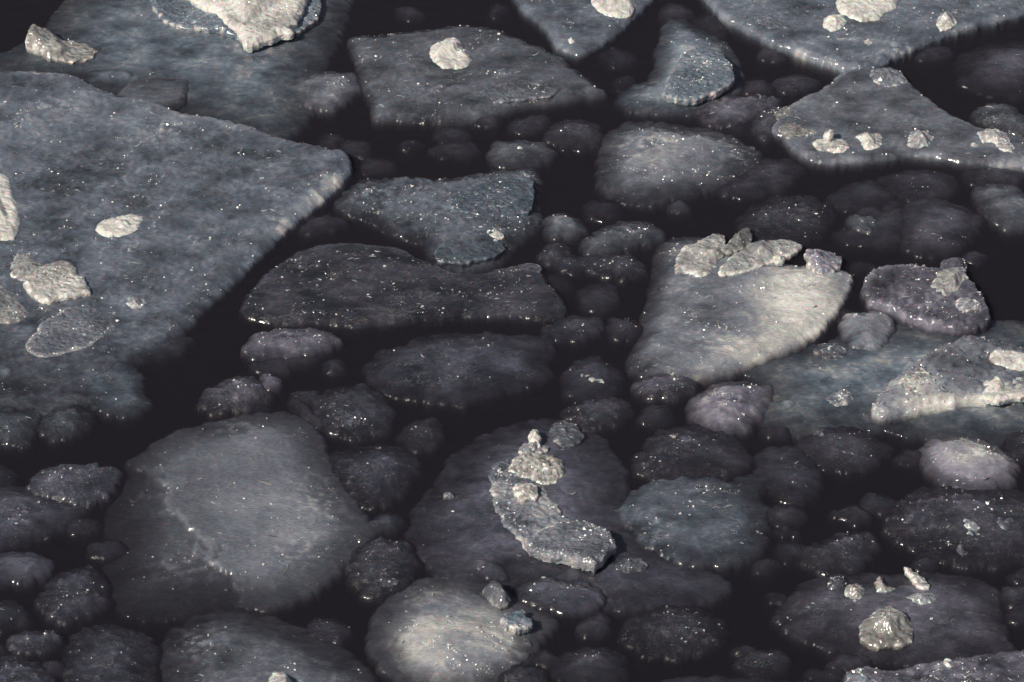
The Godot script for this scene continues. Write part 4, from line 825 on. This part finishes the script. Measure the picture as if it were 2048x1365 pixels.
# ------------------------------------------------------------------ loose pieces
func loose_pieces() -> void:
	piece("C1", "ice_chunk", "cream white ice crag cut by the picture edge on the largest slab", "F2", -4.24, -1.725, [-447,-220,-419,-220,-413,-211,-409,-187,-404,-176,-400,-155,-401,-131,-413,-128,-437,-127], {"kind": "C", "tone": 0.92, "tint": "cream", "H": 0.16, "white": true, "cell": 0.014})
	piece("C2", "ice_chunk", "bright cream oval lump alone in the middle of the largest slab", "F2", -3.18, -1.483, [-338,-144,-335,-153,-325,-160,-310,-164,-301,-162,-299,-152,-305,-140,-317,-132,-331,-134], {"kind": "C", "tone": 0.92, "tint": "cream", "H": 0.09, "white": true, "cell": 0.009})
	piece("C3", "ice_chunk", "grey rough ice lump behind the cream flat slab", "F2", -3.89, -0.948, [-401,-104,-398,-114,-388,-112,-381,-101,-370,-91,-381,-81,-390,-77,-401,-84], {"kind": "C", "tone": 0.377, "tint": "cool", "frost": 338, "H": 0.09, "cell": 0.009})
	piece("C4", "ice_slab", "cream flat-topped ice slab with notched far edge, among four pieces", "F2", -3.622, -0.725, [-389,-69,-383,-81,-373,-94,-362,-101,-352,-99,-347,-81,-341,-79,-336,-64,-335,-58,-354,-53,-369,-47,-378,-54], {"kind": "C", "tone": 0.58, "tint": "cream", "frost": 208, "H": 0.11, "flat": true, "cell": 0.013})
	piece("C5", "ice_chunk", "rounded grey ice lump cut by the picture edge beside the cream slab", "F2", -4.048, -0.483, [-424,-77,-404,-74,-390,-54,-380,-35,-387,-25,-403,-25,-419,-28], {"kind": "C", "tone": 0.312, "tint": "cool", "frost": 208, "H": 0.08, "cell": 0.012})
	piece("C6", "ice_slab", "thin grey ice plate rimmed all round with glittering frost", "F2", -3.444, -0.156, [-380,3,-377,-7,-371,-14,-371,-21,-360,-32,-353,-42,-340,-47,-324,-50,-316,-47,-308,-24,-311,-20,-321,-7,-331,5,-344,12,-356,18,-369,18,-377,11], {"kind": "C", "tone": 0.195, "tint": "grey", "frost": 312, "H": 0.05, "flat": true, "rim": true, "cell": 0.014})
	piece("C7", "ice_crumb", "small glittering ice crumb between the rimmed plate and open water", "F2", -2.981, -0.497, [-307,-48,-304,-58,-291,-54,-289,-46,-298,-41], {"kind": "C", "tone": 0.325, "tint": "grey", "frost": 910, "H": 0.05, "cell": 0.004})
	piece("C8", "ice_chunk", "faint low ice bump just below the cream oval lump", "F2", -3.037, -1.173, [-297,-119,-297,-113,-302,-110,-306,-110,-309,-115,-310,-121,-308,-125,-305,-124,-299,-123], {"kind": "C", "tone": 0.26, "tint": "grey", "frost": 260, "H": 0.035, "cell": 0.004})
	piece("C9c", "ice_chunk", "small rough ice bump on the near half of the largest slab", "F2", -2.561, -1.281, [-263,-128,-258,-135,-250,-132,-251,-124,-258,-121], {"kind": "C", "tone": 0.26, "tint": "grey", "frost": 390, "H": 0.03, "cell": 0.004})
	piece("C10", "ice_slab", "grey ice shelf skirting the bright white crag", "F1", -2.408, -4.757, [-328,-516,-313,-467,-303,-451,-290,-443,-272,-439,-259,-437,-238,-426,-218,-418,-202,-427,-185,-435,-168,-459,-170,-516], {"kind": "C", "tone": 0.221, "tint": "teal", "frost": 52, "H": 0.1, "y": 0, "flat": true, "cell": 0.014})
	piece("C11", "ice_chunk", "bright white jagged crag with a beak-like tip, cut by the top edge", "F1", -2.277, -4.642, [-300,-500,-273,-467,-259,-455,-254,-445,-238,-428,-230,-404,-222,-406,-201,-421,-189,-425,-194,-432,-185,-447,-180,-500], {"kind": "C", "tone": 0.78, "tint": "cream", "H": 0.22, "y": 0.06, "jag": true, "white": true, "cell": 0.014})
	piece("C12", "ice_chunk", "ice piece with a white torn edge on the far corner of the teal floe", "F1", -3.912, -4.122, [-421,-415,-419,-434,-403,-435,-393,-425,-373,-421,-357,-409,-364,-396,-381,-392,-401,-396,-410,-406], {"kind": "C", "tone": 0.406, "tint": "cream", "H": 0.1, "y": -0.01, "jag": true, "tilt": Vector2(-0.5, 0), "cell": 0.014})
	piece("C13", "ice_chunk", "round creamy lump of snow ice on the blade-shaped slab", "F7", -0.537, -3.997, [-71,-399,-70,-413,-63,-418,-58,-423,-50,-427,-44,-418,-41,-405,-34,-392,-38,-383,-47,-377,-57,-377,-67,-387], {"kind": "C", "tone": 0.9, "tint": "cream", "H": 0.17, "white": true, "cell": 0.012})
	piece("C14", "ice_chunk", "low tongue of grey ice frozen to the near side of the blade-shaped slab", "F7", 0.036, -3.432, [-29,-342,-23,-351,-6,-356,24,-355,41,-347,32,-337,11,-332,-10,-328,-24,-334], {"kind": "C", "tone": 0.143, "tint": "grey", "frost": 78, "H": 0.045, "flat": true, "cell": 0.014})
	piece("C14b", "ice_chunk", "low frosty bump beside the creamy lump on the blade-shaped slab", "F7", -0.025, -3.721, [3,-373,2,-367,0,-367,-6,-367,-9,-370,-8,-374,-7,-377,-1,-377,3,-376], {"kind": "C", "tone": 0.208, "tint": "grey", "frost": 910, "H": 0.025, "cell": 0.004})
	piece("C15", "ice_chunk", "cream ice lump cut by the top edge on the wedge floe", "F9", 0.897, -4.861, [69,-478,76,-514,105,-514,108,-474,105,-462,94,-454,81,-460], {"kind": "C", "tone": 0.825, "tint": "cream", "H": 0.14, "white": true, "cell": 0.014})
	piece("C15b", "ice_chunk", "little white ice ball near the point of the wedge floe", "F9", 0.517, -4.214, [56,-421,55,-417,51,-414,48,-416,48,-422,48,-426,52,-429,54,-427], {"kind": "C", "tone": 0.75, "tint": "cream", "H": 0.06, "white": true, "cell": 0.004})
	piece("C16", "ice_chunk", "frosted pale block lying on the upright rounded floe", "F10", 1.602, -3.65, [128,-332,131,-354,140,-373,147,-398,163,-410,179,-400,190,-376,189,-352,173,-338,153,-325], {"kind": "C", "tone": 0.26, "tint": "teal", "frost": 468, "H": 0.1, "flat": true, "crag": 0.012, "cell": 0.014})
	piece("C17", "ice_crumb", "tiny bright crumb on the crest of the oblong floe", "F16", 0.066, -2.613, [11,-261,9,-259,6,-257,3,-259,3,-264,7,-265,9,-265], {"kind": "C", "tone": 0.652, "tint": "cream", "frost": 1170, "H": 0.04, "cell": 0.004})
	piece("C18", "ice_crumb", "yellowish torn crumb standing on the broken blue-grey slab", "F18", -0.139, -1.404, [-20,-143,-16,-149,-11,-146,-8,-136,-13,-131,-17,-136], {"kind": "C", "tone": 0.725, "tint": "cream", "H": 0.05, "jag": true, "cell": 0.004})
	piece("C18b", "ice_chunk", "low layered ledge on the right half of the broken blue-grey slab", "F18", -0.134, -1.888, [-53,-190,-30,-207,-6,-218,17,-213,18,-193,16,-169,-6,-164,-30,-165,-49,-172], {"kind": "C", "tone": 0.13, "tint": "teal", "frost": 221, "H": 0.025, "flat": true, "cell": 0.014})
	piece("C18c", "ice_chunk", "blue ledge on the near end of the broken blue-grey slab", "F18", -0.357, -1.159, [-64,-117,-50,-129,-30,-125,-10,-130,-5,-120,-16,-109,-38,-102,-58,-102], {"kind": "C", "tone": 0.111, "tint": "teal", "frost": 78, "H": 0.03, "flat": true, "cell": 0.014})
	piece("C19", "ice_chunk", "largest cream ice boulder on the long-nosed slab, cut by the top edge", "F24", 3.12, -4.814, [285,-462,287,-510,343,-510,337,-466,326,-458,319,-447,307,-444,293,-452], {"kind": "C", "tone": 0.87, "tint": "cream", "H": 0.18, "white": true, "cell": 0.014})
	piece("C20", "ice_chunk", "round cream boulder beside the largest one on the long-nosed slab", "F24", 2.807, -4.424, [269,-436,273,-450,280,-456,289,-456,292,-444,285,-431,276,-428], {"kind": "C", "tone": 0.87, "tint": "cream", "H": 0.13, "white": true, "cell": 0.007})
	piece("C21", "ice_chunk", "grey rounded ice lump alone on the far right of the long-nosed slab", "F24", 3.785, -4.459, [370,-442,374,-457,383,-461,389,-445,381,-435,372,-431], {"kind": "C", "tone": 0.522, "tint": "cool", "H": 0.12, "cell": 0.007})
	piece("C21b", "ice_chunk", "clear low ice lump touching the grey rounded one", "F24", 3.898, -4.589, [397,-461,396,-454,388,-452,382,-454,383,-460,383,-464,392,-465,399,-464], {"kind": "C", "tone": 0.221, "tint": "grey", "frost": 338, "H": 0.05, "cell": 0.004})
	piece("C22", "ice_crumb", "small spiky crumb near the nose of the long-nosed slab", "F24", 3.072, -4.117, [312,-414,310,-405,307,-405,303,-406,302,-412,304,-416,308,-418,311,-418], {"kind": "C", "tone": 0.551, "tint": "cream", "frost": 650, "H": 0.05, "jag": true, "cell": 0.004})
	piece("C22b", "ice_chunk", "low pale patch of ice frozen into the left side of the long-nosed slab", "F24", 2.216, -4.46, [199,-459,213,-461,230,-455,247,-441,242,-433,220,-433,203,-443], {"kind": "C", "tone": 0.182, "tint": "grey", "frost": 78, "H": 0.03, "flat": true, "cell": 0.011})
	piece("C23", "ice_chunk", "flat-topped grey lump at the far end of the long notched slab", "F25", 3.215, -3.637, [306,-366,309,-376,323,-380,333,-373,338,-358,335,-353,320,-348,310,-353], {"kind": "C", "tone": 0.26, "tint": "grey", "frost": 78, "H": 0.1, "cell": 0.008})
	piece("C24", "ice_chunk", "clear glassy ice chip on the dark left end of the long notched slab", "F26", 2.312, -3.115, [220,-305,223,-319,233,-322,243,-322,242,-311,232,-300,224,-299], {"kind": "C", "tone": 0.377, "tint": "cool", "frost": 260, "H": 0.09, "glass": true, "cell": 0.005})
	piece("C25", "ice_chunk", "frosted crest of ice running from the glassy chip along the slab", "F25", 2.385, -2.852, [223,-288,227,-298,236,-300,242,-291,259,-285,250,-275,233,-273], {"kind": "C", "tone": 0.299, "tint": "cream", "frost": 650, "H": 0.06, "jag": true, "cell": 0.008})
	piece("C26", "ice_chunk", "long low white lump with a smaller one perched on it, first of the row", "F25", 2.668, -2.616, [251,-264,255,-269,268,-271,278,-269,282,-258,277,-252,265,-252,255,-255], {"kind": "C", "tone": 0.609, "tint": "cool", "H": 0.08, "y": 0.03, "cell": 0.007})
	piece("C27", "ice_chunk", "small pointed white chip perched on the low lump in the row", "F25", 2.652, -2.67, [259,-265,264,-272,269,-274,269,-265,265,-260], {"kind": "C", "tone": 0.725, "tint": "cream", "H": 0.07, "y": 0.1, "cell": 0.004})
	piece("C28", "ice_chunk", "square white lump with a beak, between two other lumps in the row", "F25", 3, -2.69, [287,-274,294,-280,309,-281,310,-265,305,-256,294,-255,292,-267], {"kind": "C", "tone": 0.609, "tint": "cream", "H": 0.1, "cell": 0.006})
	piece("C29", "ice_chunk", "knobbly square lump alone in the middle of the long notched slab", "F25", 3.41, -2.709, [330,-262,332,-278,340,-283,351,-281,352,-271,348,-262,339,-258], {"kind": "C", "tone": 0.435, "tint": "grey", "frost": 546, "H": 0.1, "jag": true, "cell": 0.006})
	piece("C30", "ice_chunk", "frosty branching lump at the right end of the row", "F25", 4.059, -2.708, [390,-280,399,-286,412,-284,416,-266,420,-257,416,-250,409,-255,404,-267,393,-267], {"kind": "C", "tone": 0.435, "tint": "grey", "frost": 546, "H": 0.09, "jag": true, "cell": 0.009})
	piece("C30b", "ice_crumb", "tiny ice crumb left of the frosty branching lump", "F25", 3.854, -2.625, [389,-262,387,-258,384,-258,382,-259,383,-264,384,-268,388,-267], {"kind": "C", "tone": 0.464, "tint": "grey", "frost": 650, "H": 0.05, "cell": 0.004})
	piece("C31", "ice_chunk", "pale broken ice slab leaning at the back left of the large pale floe", "F40", 1.522, -1.102, [132,-107,137,-120,152,-130,164,-140,172,-137,172,-120,166,-103,158,-87,150,-83,138,-90,131,-87], {"kind": "C", "tone": 0.435, "tint": "cool", "frost": 208, "H": 0.13, "y": 0, "jag": true, "cell": 0.014})
	piece("C32", "ice_chunk", "glassy upright chip behind the leaning pale slab", "F40", 1.835, -1.29, [169,-114,174,-127,185,-144,191,-148,195,-137,192,-124,179,-114], {"kind": "C", "tone": 0.377, "tint": "cool", "frost": 208, "H": 0.12, "y": 0, "glass": true, "cell": 0.008})
	piece("C33", "ice_shard", "long pale boat-shaped shard at the back of the large pale floe", "F40", 1.987, -1.076, [165,-82,168,-95,181,-112,196,-125,216,-130,228,-126,235,-121,223,-108,207,-98,190,-88,174,-82], {"kind": "C", "tone": 0.493, "tint": "cool", "frost": 78, "H": 0.11, "y": 0.02, "cell": 0.014})
	piece("C33b", "ice_crumb", "tiny white crumb at the near side of the boat-shaped shard", "F40", 2.139, -1, [218,-99,216,-96,212,-96,210,-98,210,-102,213,-104,217,-104], {"kind": "C", "tone": 0.9, "tint": "cream", "H": 0.05, "y": 0.06, "white": true, "cell": 0.004})
	piece("C34", "ice_chunk", "glittering grey lump at the far right corner of the large pale floe", "F40", 2.497, -1.008, [235,-111,242,-118,252,-114,263,-108,265,-98,256,-84,246,-84,238,-94], {"kind": "C", "tone": 0.26, "tint": "purple", "frost": 650, "H": 0.12, "y": 0.02, "jag": true, "cell": 0.008})
	piece("C35", "ice_chunk", "round white lump topping the pile on the dark clear slab", "F41", 3.362, -0.989, [328,-96,332,-108,339,-110,344,-102,341,-92,333,-88], {"kind": "C", "tone": 0.522, "tint": "cream", "frost": 208, "H": 0.13, "cell": 0.005})
	piece("C36", "ice_chunk", "clear sparkling lump at the back of the pile, right of the round one", "F41", 3.536, -0.967, [342,-93,347,-106,358,-110,365,-101,362,-89,349,-83], {"kind": "C", "tone": 0.208, "tint": "purple", "frost": 780, "H": 0.09, "glass": true, "cell": 0.006})
	piece("C37", "ice_chunk", "biggest frosted lump in the pile on the dark clear slab", "F41", 3.478, -0.715, [332,-62,338,-82,350,-87,362,-89,362,-72,353,-59,341,-52], {"kind": "C", "tone": 0.406, "tint": "cool", "frost": 546, "H": 0.11, "jag": true, "cell": 0.009})
	piece("C38", "ice_chunk", "pale low lump apart from the pile, near the corner of the dark clear slab", "F41", 3.592, -0.395, [350,-42,356,-50,366,-45,370,-35,358,-31,352,-33], {"kind": "C", "tone": 0.406, "tint": "grey", "frost": 338, "H": 0.06, "cell": 0.005})
	piece("C38b", "ice_chunk", "small chip left of the pile on the dark clear slab", "F41", 3.238, -0.725, [329,-73,326,-69,323,-69,320,-69,320,-75,324,-77,327,-77], {"kind": "C", "tone": 0.377, "tint": "cool", "frost": 780, "H": 0.04, "cell": 0.004})
	piece("C39", "ice_chunk", "horseshoe of frosty ice on the wide drowned teal floe", "F43", 2.486, 0.095, [234,9,241,0,255,-1,261,9,257,21,245,19], {"kind": "C", "tone": 0.182, "tint": "grey", "frost": 546, "H": 0.05, "y": -0.03, "cell": 0.006})
	piece("C40", "ice_chunk", "small pale lump with a dark back on the wide drowned teal floe", "F43", 2.521, 0.688, [239,70,247,61,260,59,263,67,259,76,247,79], {"kind": "C", "tone": 0.377, "tint": "grey", "frost": 468, "H": 0.09, "y": -0.03, "cell": 0.006})
	piece("C41", "ice_chunk", "smooth cream boulder on top of the sharp-edged lit slab", "F45", 3.945, 0.387, [370,32,374,24,386,26,420,35,418,52,383,48,373,42], {"kind": "C", "tone": 0.75, "tint": "cream", "H": 0.1, "white": true, "cell": 0.012})
	piece("C42", "ice_chunk", "cream lumpy crest hanging over the front of the sharp-edged lit slab", "F45", 3.786, 0.658, [363,53,372,46,394,54,400,75,372,84,361,80], {"kind": "C", "tone": 0.675, "tint": "cream", "H": 0.07, "jag": true, "white": true, "cell": 0.009})
	piece("C42b", "ice_chunk", "white frost ridge along the back left rim of the sharp-edged lit slab", "F45", 3.088, 0.578, [296,63,305,50,317,44,321,55,313,65,303,72], {"kind": "C", "tone": 0.493, "tint": "cream", "frost": 650, "H": 0.05, "jag": true, "cell": 0.007})
	piece("C43", "ice_chunk", "clear glinting ring of ice on the dark diamond floe", "F47", 2.347, 1.096, [241,110,239,115,235,116,231,115,230,111,229,108,232,103,238,104,239,106], {"kind": "C", "tone": 0.208, "tint": "grey", "frost": 910, "H": 0.04, "cell": 0.004})
	piece("C43b", "ice_chunk", "thin clear flake behind the glinting ring on the dark diamond floe", "F47", 2.512, 1.046, [255,104,255,107,250,108,247,106,248,102,250,102,253,102], {"kind": "C", "tone": 0.182, "tint": "grey", "frost": 780, "H": 0.03, "cell": 0.004})
	piece("C44", "ice_chunk", "low clear bump on the right shoulder of the long black-brown floe", "F50", 0.132, -0.93, [24,-94,21,-87,16,-85,7,-85,4,-91,4,-97,6,-100,14,-101,22,-99], {"kind": "C", "tone": 0.078, "tint": "purple", "frost": 338, "H": 0.03, "cell": 0.005})
	piece("C45", "ice_shard", "thin bright sliver on the dark round floe", "F57", 0.625, 0.454, [53,41,57,39,70,46,71,51,60,49], {"kind": "C", "tone": 0.435, "tint": "grey", "frost": 780, "H": 0.03, "cell": 0.004})
	piece("C47", "ice_chunk", "white-edged glassy stump standing on the bottom teal-grey floe", "F72", -1.63, 4.012, [-174,401,-173,385,-169,375,-158,377,-154,388,-151,423,-172,423], {"kind": "C", "tone": 0.58, "tint": "cool", "H": 0.17, "cell": 0.012})
	piece("C48", "ice_chunk", "pale curved lump on the dark knobbly floe", "F73", -0.925, 2.796, [-83,280,-84,284,-90,286,-97,286,-101,282,-101,278,-99,273,-92,273,-87,275], {"kind": "C", "tone": 0.117, "tint": "grey", "frost": 169, "H": 0.04, "cell": 0.004})
	piece("S77", "ice_slab", "broken tan slab with a sawtooth lit left edge", "F76", 0.233, 2.126, [-16,183,-17,165,-9,154,6,145,15,162,26,180,33,197,37,214,57,219,72,228,76,242,70,253,60,269,46,261,35,256,20,256,10,245,6,234,-3,225,-9,211,-14,197], {"kind": "C", "tone": 0.26, "tint": "grey", "frost": 208, "H": 0.085, "y": -0.03, "mottle": 1.1, "jag": true, "flat": true, "rim": true, "crag": 0.022, "cell": 0.014})
	piece("C49", "ice_chunk", "upper block on the right end of the broken tan slab", "F76", 0.441, 2.468, [12,255,10,242,19,234,28,228,46,224,61,230,72,237,75,249,68,263,60,274,46,266,28,261], {"kind": "C", "tone": 0.182, "tint": "grey", "frost": 546, "H": 0.075, "y": 0.035, "jag": true, "flat": true, "rim": true, "crag": 0.02, "cell": 0.014})
	piece("C50", "ice_chunk", "bright chip topping the heap behind the broken tan slab", "F76", 0.172, 1.235, [12,128,14,116,18,115,23,126,19,131], {"kind": "C", "tone": 0.725, "tint": "cream", "H": 0.08, "y": 0.03, "jag": true, "cell": 0.004})
	piece("C51", "ice_chunk", "tan lump under the bright chip in the heap", "F76", 0.165, 1.313, [5,135,9,126,19,122,27,129,26,137,14,139], {"kind": "C", "tone": 0.286, "tint": "grey", "frost": 390, "H": 0.08, "y": -0.01, "jag": true, "crag": 0.025, "cell": 0.005})
	piece("C52", "ice_chunk", "faceted grey and cream block at the front of the heap", "F76", 0.187, 1.546, [-3,162,-1,145,10,137,29,139,41,151,38,165,25,174,10,168], {"kind": "C", "tone": 0.377, "tint": "cream", "frost": 390, "H": 0.12, "y": -0.02, "jag": true, "crag": 0.03, "cell": 0.01})
	piece("C53", "ice_chunk", "white-rimmed hollow lump sitting on the broken tan slab", "F76", 0.109, 1.865, [2,189,4,178,13,176,19,184,18,194,8,197], {"kind": "C", "tone": 0.493, "tint": "cream", "frost": 546, "H": 0.06, "y": 0.035, "jag": true, "crag": 0.03, "cell": 0.005})
	piece("C53b", "ice_chunk", "sparkling clear crust left of the heap", "F76", -0.08, 1.566, [-16,164,-13,149,-3,143,0,152,-3,164,-11,170], {"kind": "C", "tone": 0.156, "tint": "grey", "frost": 546, "H": 0.06, "y": -0.01, "jag": true, "cell": 0.006})
	piece("C54", "ice_chunk", "round grey lump of frosted ice right of the heap", "F76", 0.409, 1.111, [28,113,31,100,39,94,48,100,55,112,50,124,38,128], {"kind": "C", "tone": 0.156, "tint": "grey", "frost": 390, "H": 0.07, "y": -0.03, "cell": 0.008})
	piece("C55", "ice_chunk", "tiny pale pebble alone on the left of the big drowned floe", "F76", -0.472, 1.832, [-43,184,-44,186,-49,186,-51,185,-51,182,-48,180,-45,181], {"kind": "C", "tone": 0.26, "tint": "grey", "H": 0.05, "y": -0.03, "cell": 0.004})
	piece("C56", "ice_chunk", "low pale lump off the right end of the broken tan slab", "F76", 0.855, 2.621, [72,262,77,256,90,252,99,260,97,267,86,271,75,269], {"kind": "C", "tone": 0.221, "tint": "grey", "frost": 286, "H": 0.05, "y": -0.03, "cell": 0.006})
	piece("C57", "ice_shard", "thin pale needle of ice on the grey floe with pale flank", "F78", 1.536, 2.01, [145,197,150,196,164,202,164,205,146,203], {"kind": "C", "tone": 0.435, "tint": "cool", "H": 0.025, "cell": 0.005})
	piece("C58", "ice_chunk", "clear square block with a lit left facet on the brightest domed floe", "F80", -0.104, 2.978, [-22,294,-12,284,-7,289,-1,302,-3,308,-9,312,-16,302], {"kind": "C", "tone": 0.26, "tint": "grey", "H": 0.13, "y": -0.02, "glass": true, "cell": 0.007})
	piece("C59", "ice_chunk", "toothed blue plates at the right end of the brightest domed floe", "F80", 0.034, 3.279, [-9,328,-3,320,8,318,9,324,14,328,13,336,2,337], {"kind": "C", "tone": 0.286, "tint": "teal", "H": 0.05, "y": 0.02, "jag": true, "flat": true, "cell": 0.005})
	piece("C61", "ice_chunk", "small clear glinting lump on the dim drowned floe", "F81", 1.237, 1.129, [129,111,126,117,123,117,119,116,120,111,122,109,126,109], {"kind": "C", "tone": 0.208, "tint": "grey", "frost": 910, "H": 0.035, "cell": 0.004})
	piece("C62", "ice_chunk", "pale jagged flake, largest of three on the broad dark floe", "F85", 3.376, 2.222, [331,217,334,210,340,215,345,223,343,231,336,232,332,225], {"kind": "C", "tone": 0.377, "tint": "grey", "frost": 390, "H": 0.06, "jag": true, "cell": 0.005})
	piece("C63", "ice_chunk", "pale curved chip nearest the water on the broad dark floe", "F85", 3.285, 2.418, [323,239,327,235,333,239,334,247,328,249], {"kind": "C", "tone": 0.377, "tint": "grey", "H": 0.045, "cell": 0.004})
	piece("C64", "ice_chunk", "low grey cube rightmost of three on the broad dark floe", "F85", 3.635, 2.181, [356,218,359,212,369,213,370,221,362,226], {"kind": "C", "tone": 0.156, "tint": "grey", "frost": 130, "H": 0.05, "cell": 0.004})
	piece("C65", "ice_chunk", "clear sparkling ball of ice, leftmost piece on the smooth purplish floe", "F87", 2.36, 2.841, [228,287,231,277,240,273,244,282,241,291,233,295], {"kind": "C", "tone": 0.208, "tint": "grey", "frost": 780, "H": 0.1, "glass": true, "cell": 0.005})
	piece("C66", "ice_chunk", "whitish round lump touching the clear ball", "F87", 2.472, 2.943, [239,298,241,287,250,283,255,290,253,300,246,306], {"kind": "C", "tone": 0.493, "tint": "cream", "frost": 156, "H": 0.11, "cell": 0.006})
	piece("C67", "ice_chunk", "spiked white chip in the middle of the smooth purplish floe", "F87", 2.685, 2.885, [261,295,264,283,267,276,270,283,276,289,275,296,268,295], {"kind": "C", "tone": 0.493, "tint": "cream", "H": 0.09, "jag": true, "cell": 0.005})
	piece("C68", "ice_shard", "thin blade of ice slanting at the far side of the smooth purplish floe", "F87", 2.936, 2.804, [285,267,288,268,297,279,302,288,300,292,294,289,288,278], {"kind": "C", "tone": 0.464, "tint": "cool", "H": 0.07, "y": 0, "cell": 0.006})
	piece("C69", "ice_chunk", "flat pale chip below the slanting blade", "F87", 2.958, 3.006, [283,300,289,296,296,294,304,296,306,303,303,307,291,307], {"kind": "C", "tone": 0.312, "tint": "grey", "frost": 286, "H": 0.06, "cell": 0.006})
	piece("C70", "ice_chunk", "largest frosted lump on the smooth purplish floe", "F87", 2.671, 3.329, [247,342,250,326,260,316,273,309,280,316,286,329,285,345,275,350,261,353,252,350], {"kind": "C", "tone": 0.312, "tint": "cream", "frost": 416, "H": 0.14, "cell": 0.01})
	piece("C71", "ice_crumb", "pair of clear fused crumbs at the left end of the frost-crusted slab", "F88", 2.48, 3.864, [234,387,238,378,247,377,251,385,262,378,265,385,258,393,237,395], {"kind": "C", "tone": 0.26, "tint": "grey", "frost": 650, "H": 0.08, "jag": true, "cell": 0.008})
	piece("C72", "ice_crumb", "tiny bright hooked crumb on the back edge of the frost-crusted slab", "F88", 3.069, 3.729, [304,373,306,367,309,368,310,376,306,379], {"kind": "C", "tone": 0.725, "tint": "cream", "H": 0.05, "cell": 0.004})


# ------------------------------------------------------------------ straws and scraps frozen onto the ice
func straw(called: String, label: String, on: String, x: float, z: float, length: float, turn: float, thick: float, m: Material) -> void:
	var st := SurfaceTool.new()
	st.begin(Mesh.PRIMITIVE_TRIANGLES)
	var r := RandomNumberGenerator.new()
	r.seed = hash(label)
	var bend := r.randf_range(-0.25, 0.25)
	var rings := 7
	for k in rings:
		var t := float(k) / (rings - 1) - 0.5
		for j in 6:
			var a := TAU * j / 6
			var w := thick * (1.0 - 0.6 * absf(t))
			st.add_vertex(Vector3(t * length, cos(a) * w + thick * 0.6, sin(a) * w + bend * length * (t * t - 0.25)))
	for k in rings - 1:
		for j in 6:
			var a := k * 6 + j
			var b := k * 6 + (j + 1) % 6
			for i in [a, b, a + 6, b, b + 6, a + 6]:
				st.add_index(i)
	st.generate_normals()
	var o := MeshInstance3D.new()
	o.name = numbered(called)
	o.mesh = st.commit()
	o.material_override = m
	o.position = Vector3(x, top_of(on, Vector2(x, z)), z)
	o.rotation.y = turn
	tag(o, label, "straw")
	add_child(o)


func litter() -> void:
	straw("dry_straw", "pale straw lying across the upper half of the big speckled floe", "F63", -1.841, 1.747, 0.11, -0.45, 0.004, M.dry_straw)
	straw("dark_straw", "dark straw in the middle of the big speckled floe", "F63", -1.774, 2.344, 0.09, -0.35, 0.004, M.dark_straw)
	straw("dry_straw", "curled pale straw near the front of the big speckled floe", "F63", -1.641, 2.682, 0.07, 1.1, 0.004, M.dry_straw)
	straw("dark_straw", "dark weed scrap at the near rim of the big speckled floe", "F63", -2.048, 2.854, 0.04, -1, 0.006, M.dark_straw)
	straw("dark_straw", "dark weed scrap on the near rim of the egg-shaped floe", "F48", 3.555, 1.665, 0.04, 0.6, 0.007, M.dark_straw)
	straw("dry_straw", "upright pale straw on the crown of the large pale floe", "F40", 1.818, -0.368, 0.06, 1.3, 0.003, M.dry_straw)
	straw("dry_straw", "short pale straw on the middle of the large pale floe", "F40", 1.689, -0.4, 0.04, 1.4, 0.003, M.dry_straw)
	straw("dry_straw", "long pale straw on the near half of the large pale floe", "F40", 1.618, -0.194, 0.06, -1.4, 0.003, M.dry_straw)
	straw("dry_straw", "curved pale straw left of the long straw", "F40", 1.5, -0.201, 0.05, 0.7, 0.003, M.dry_straw)
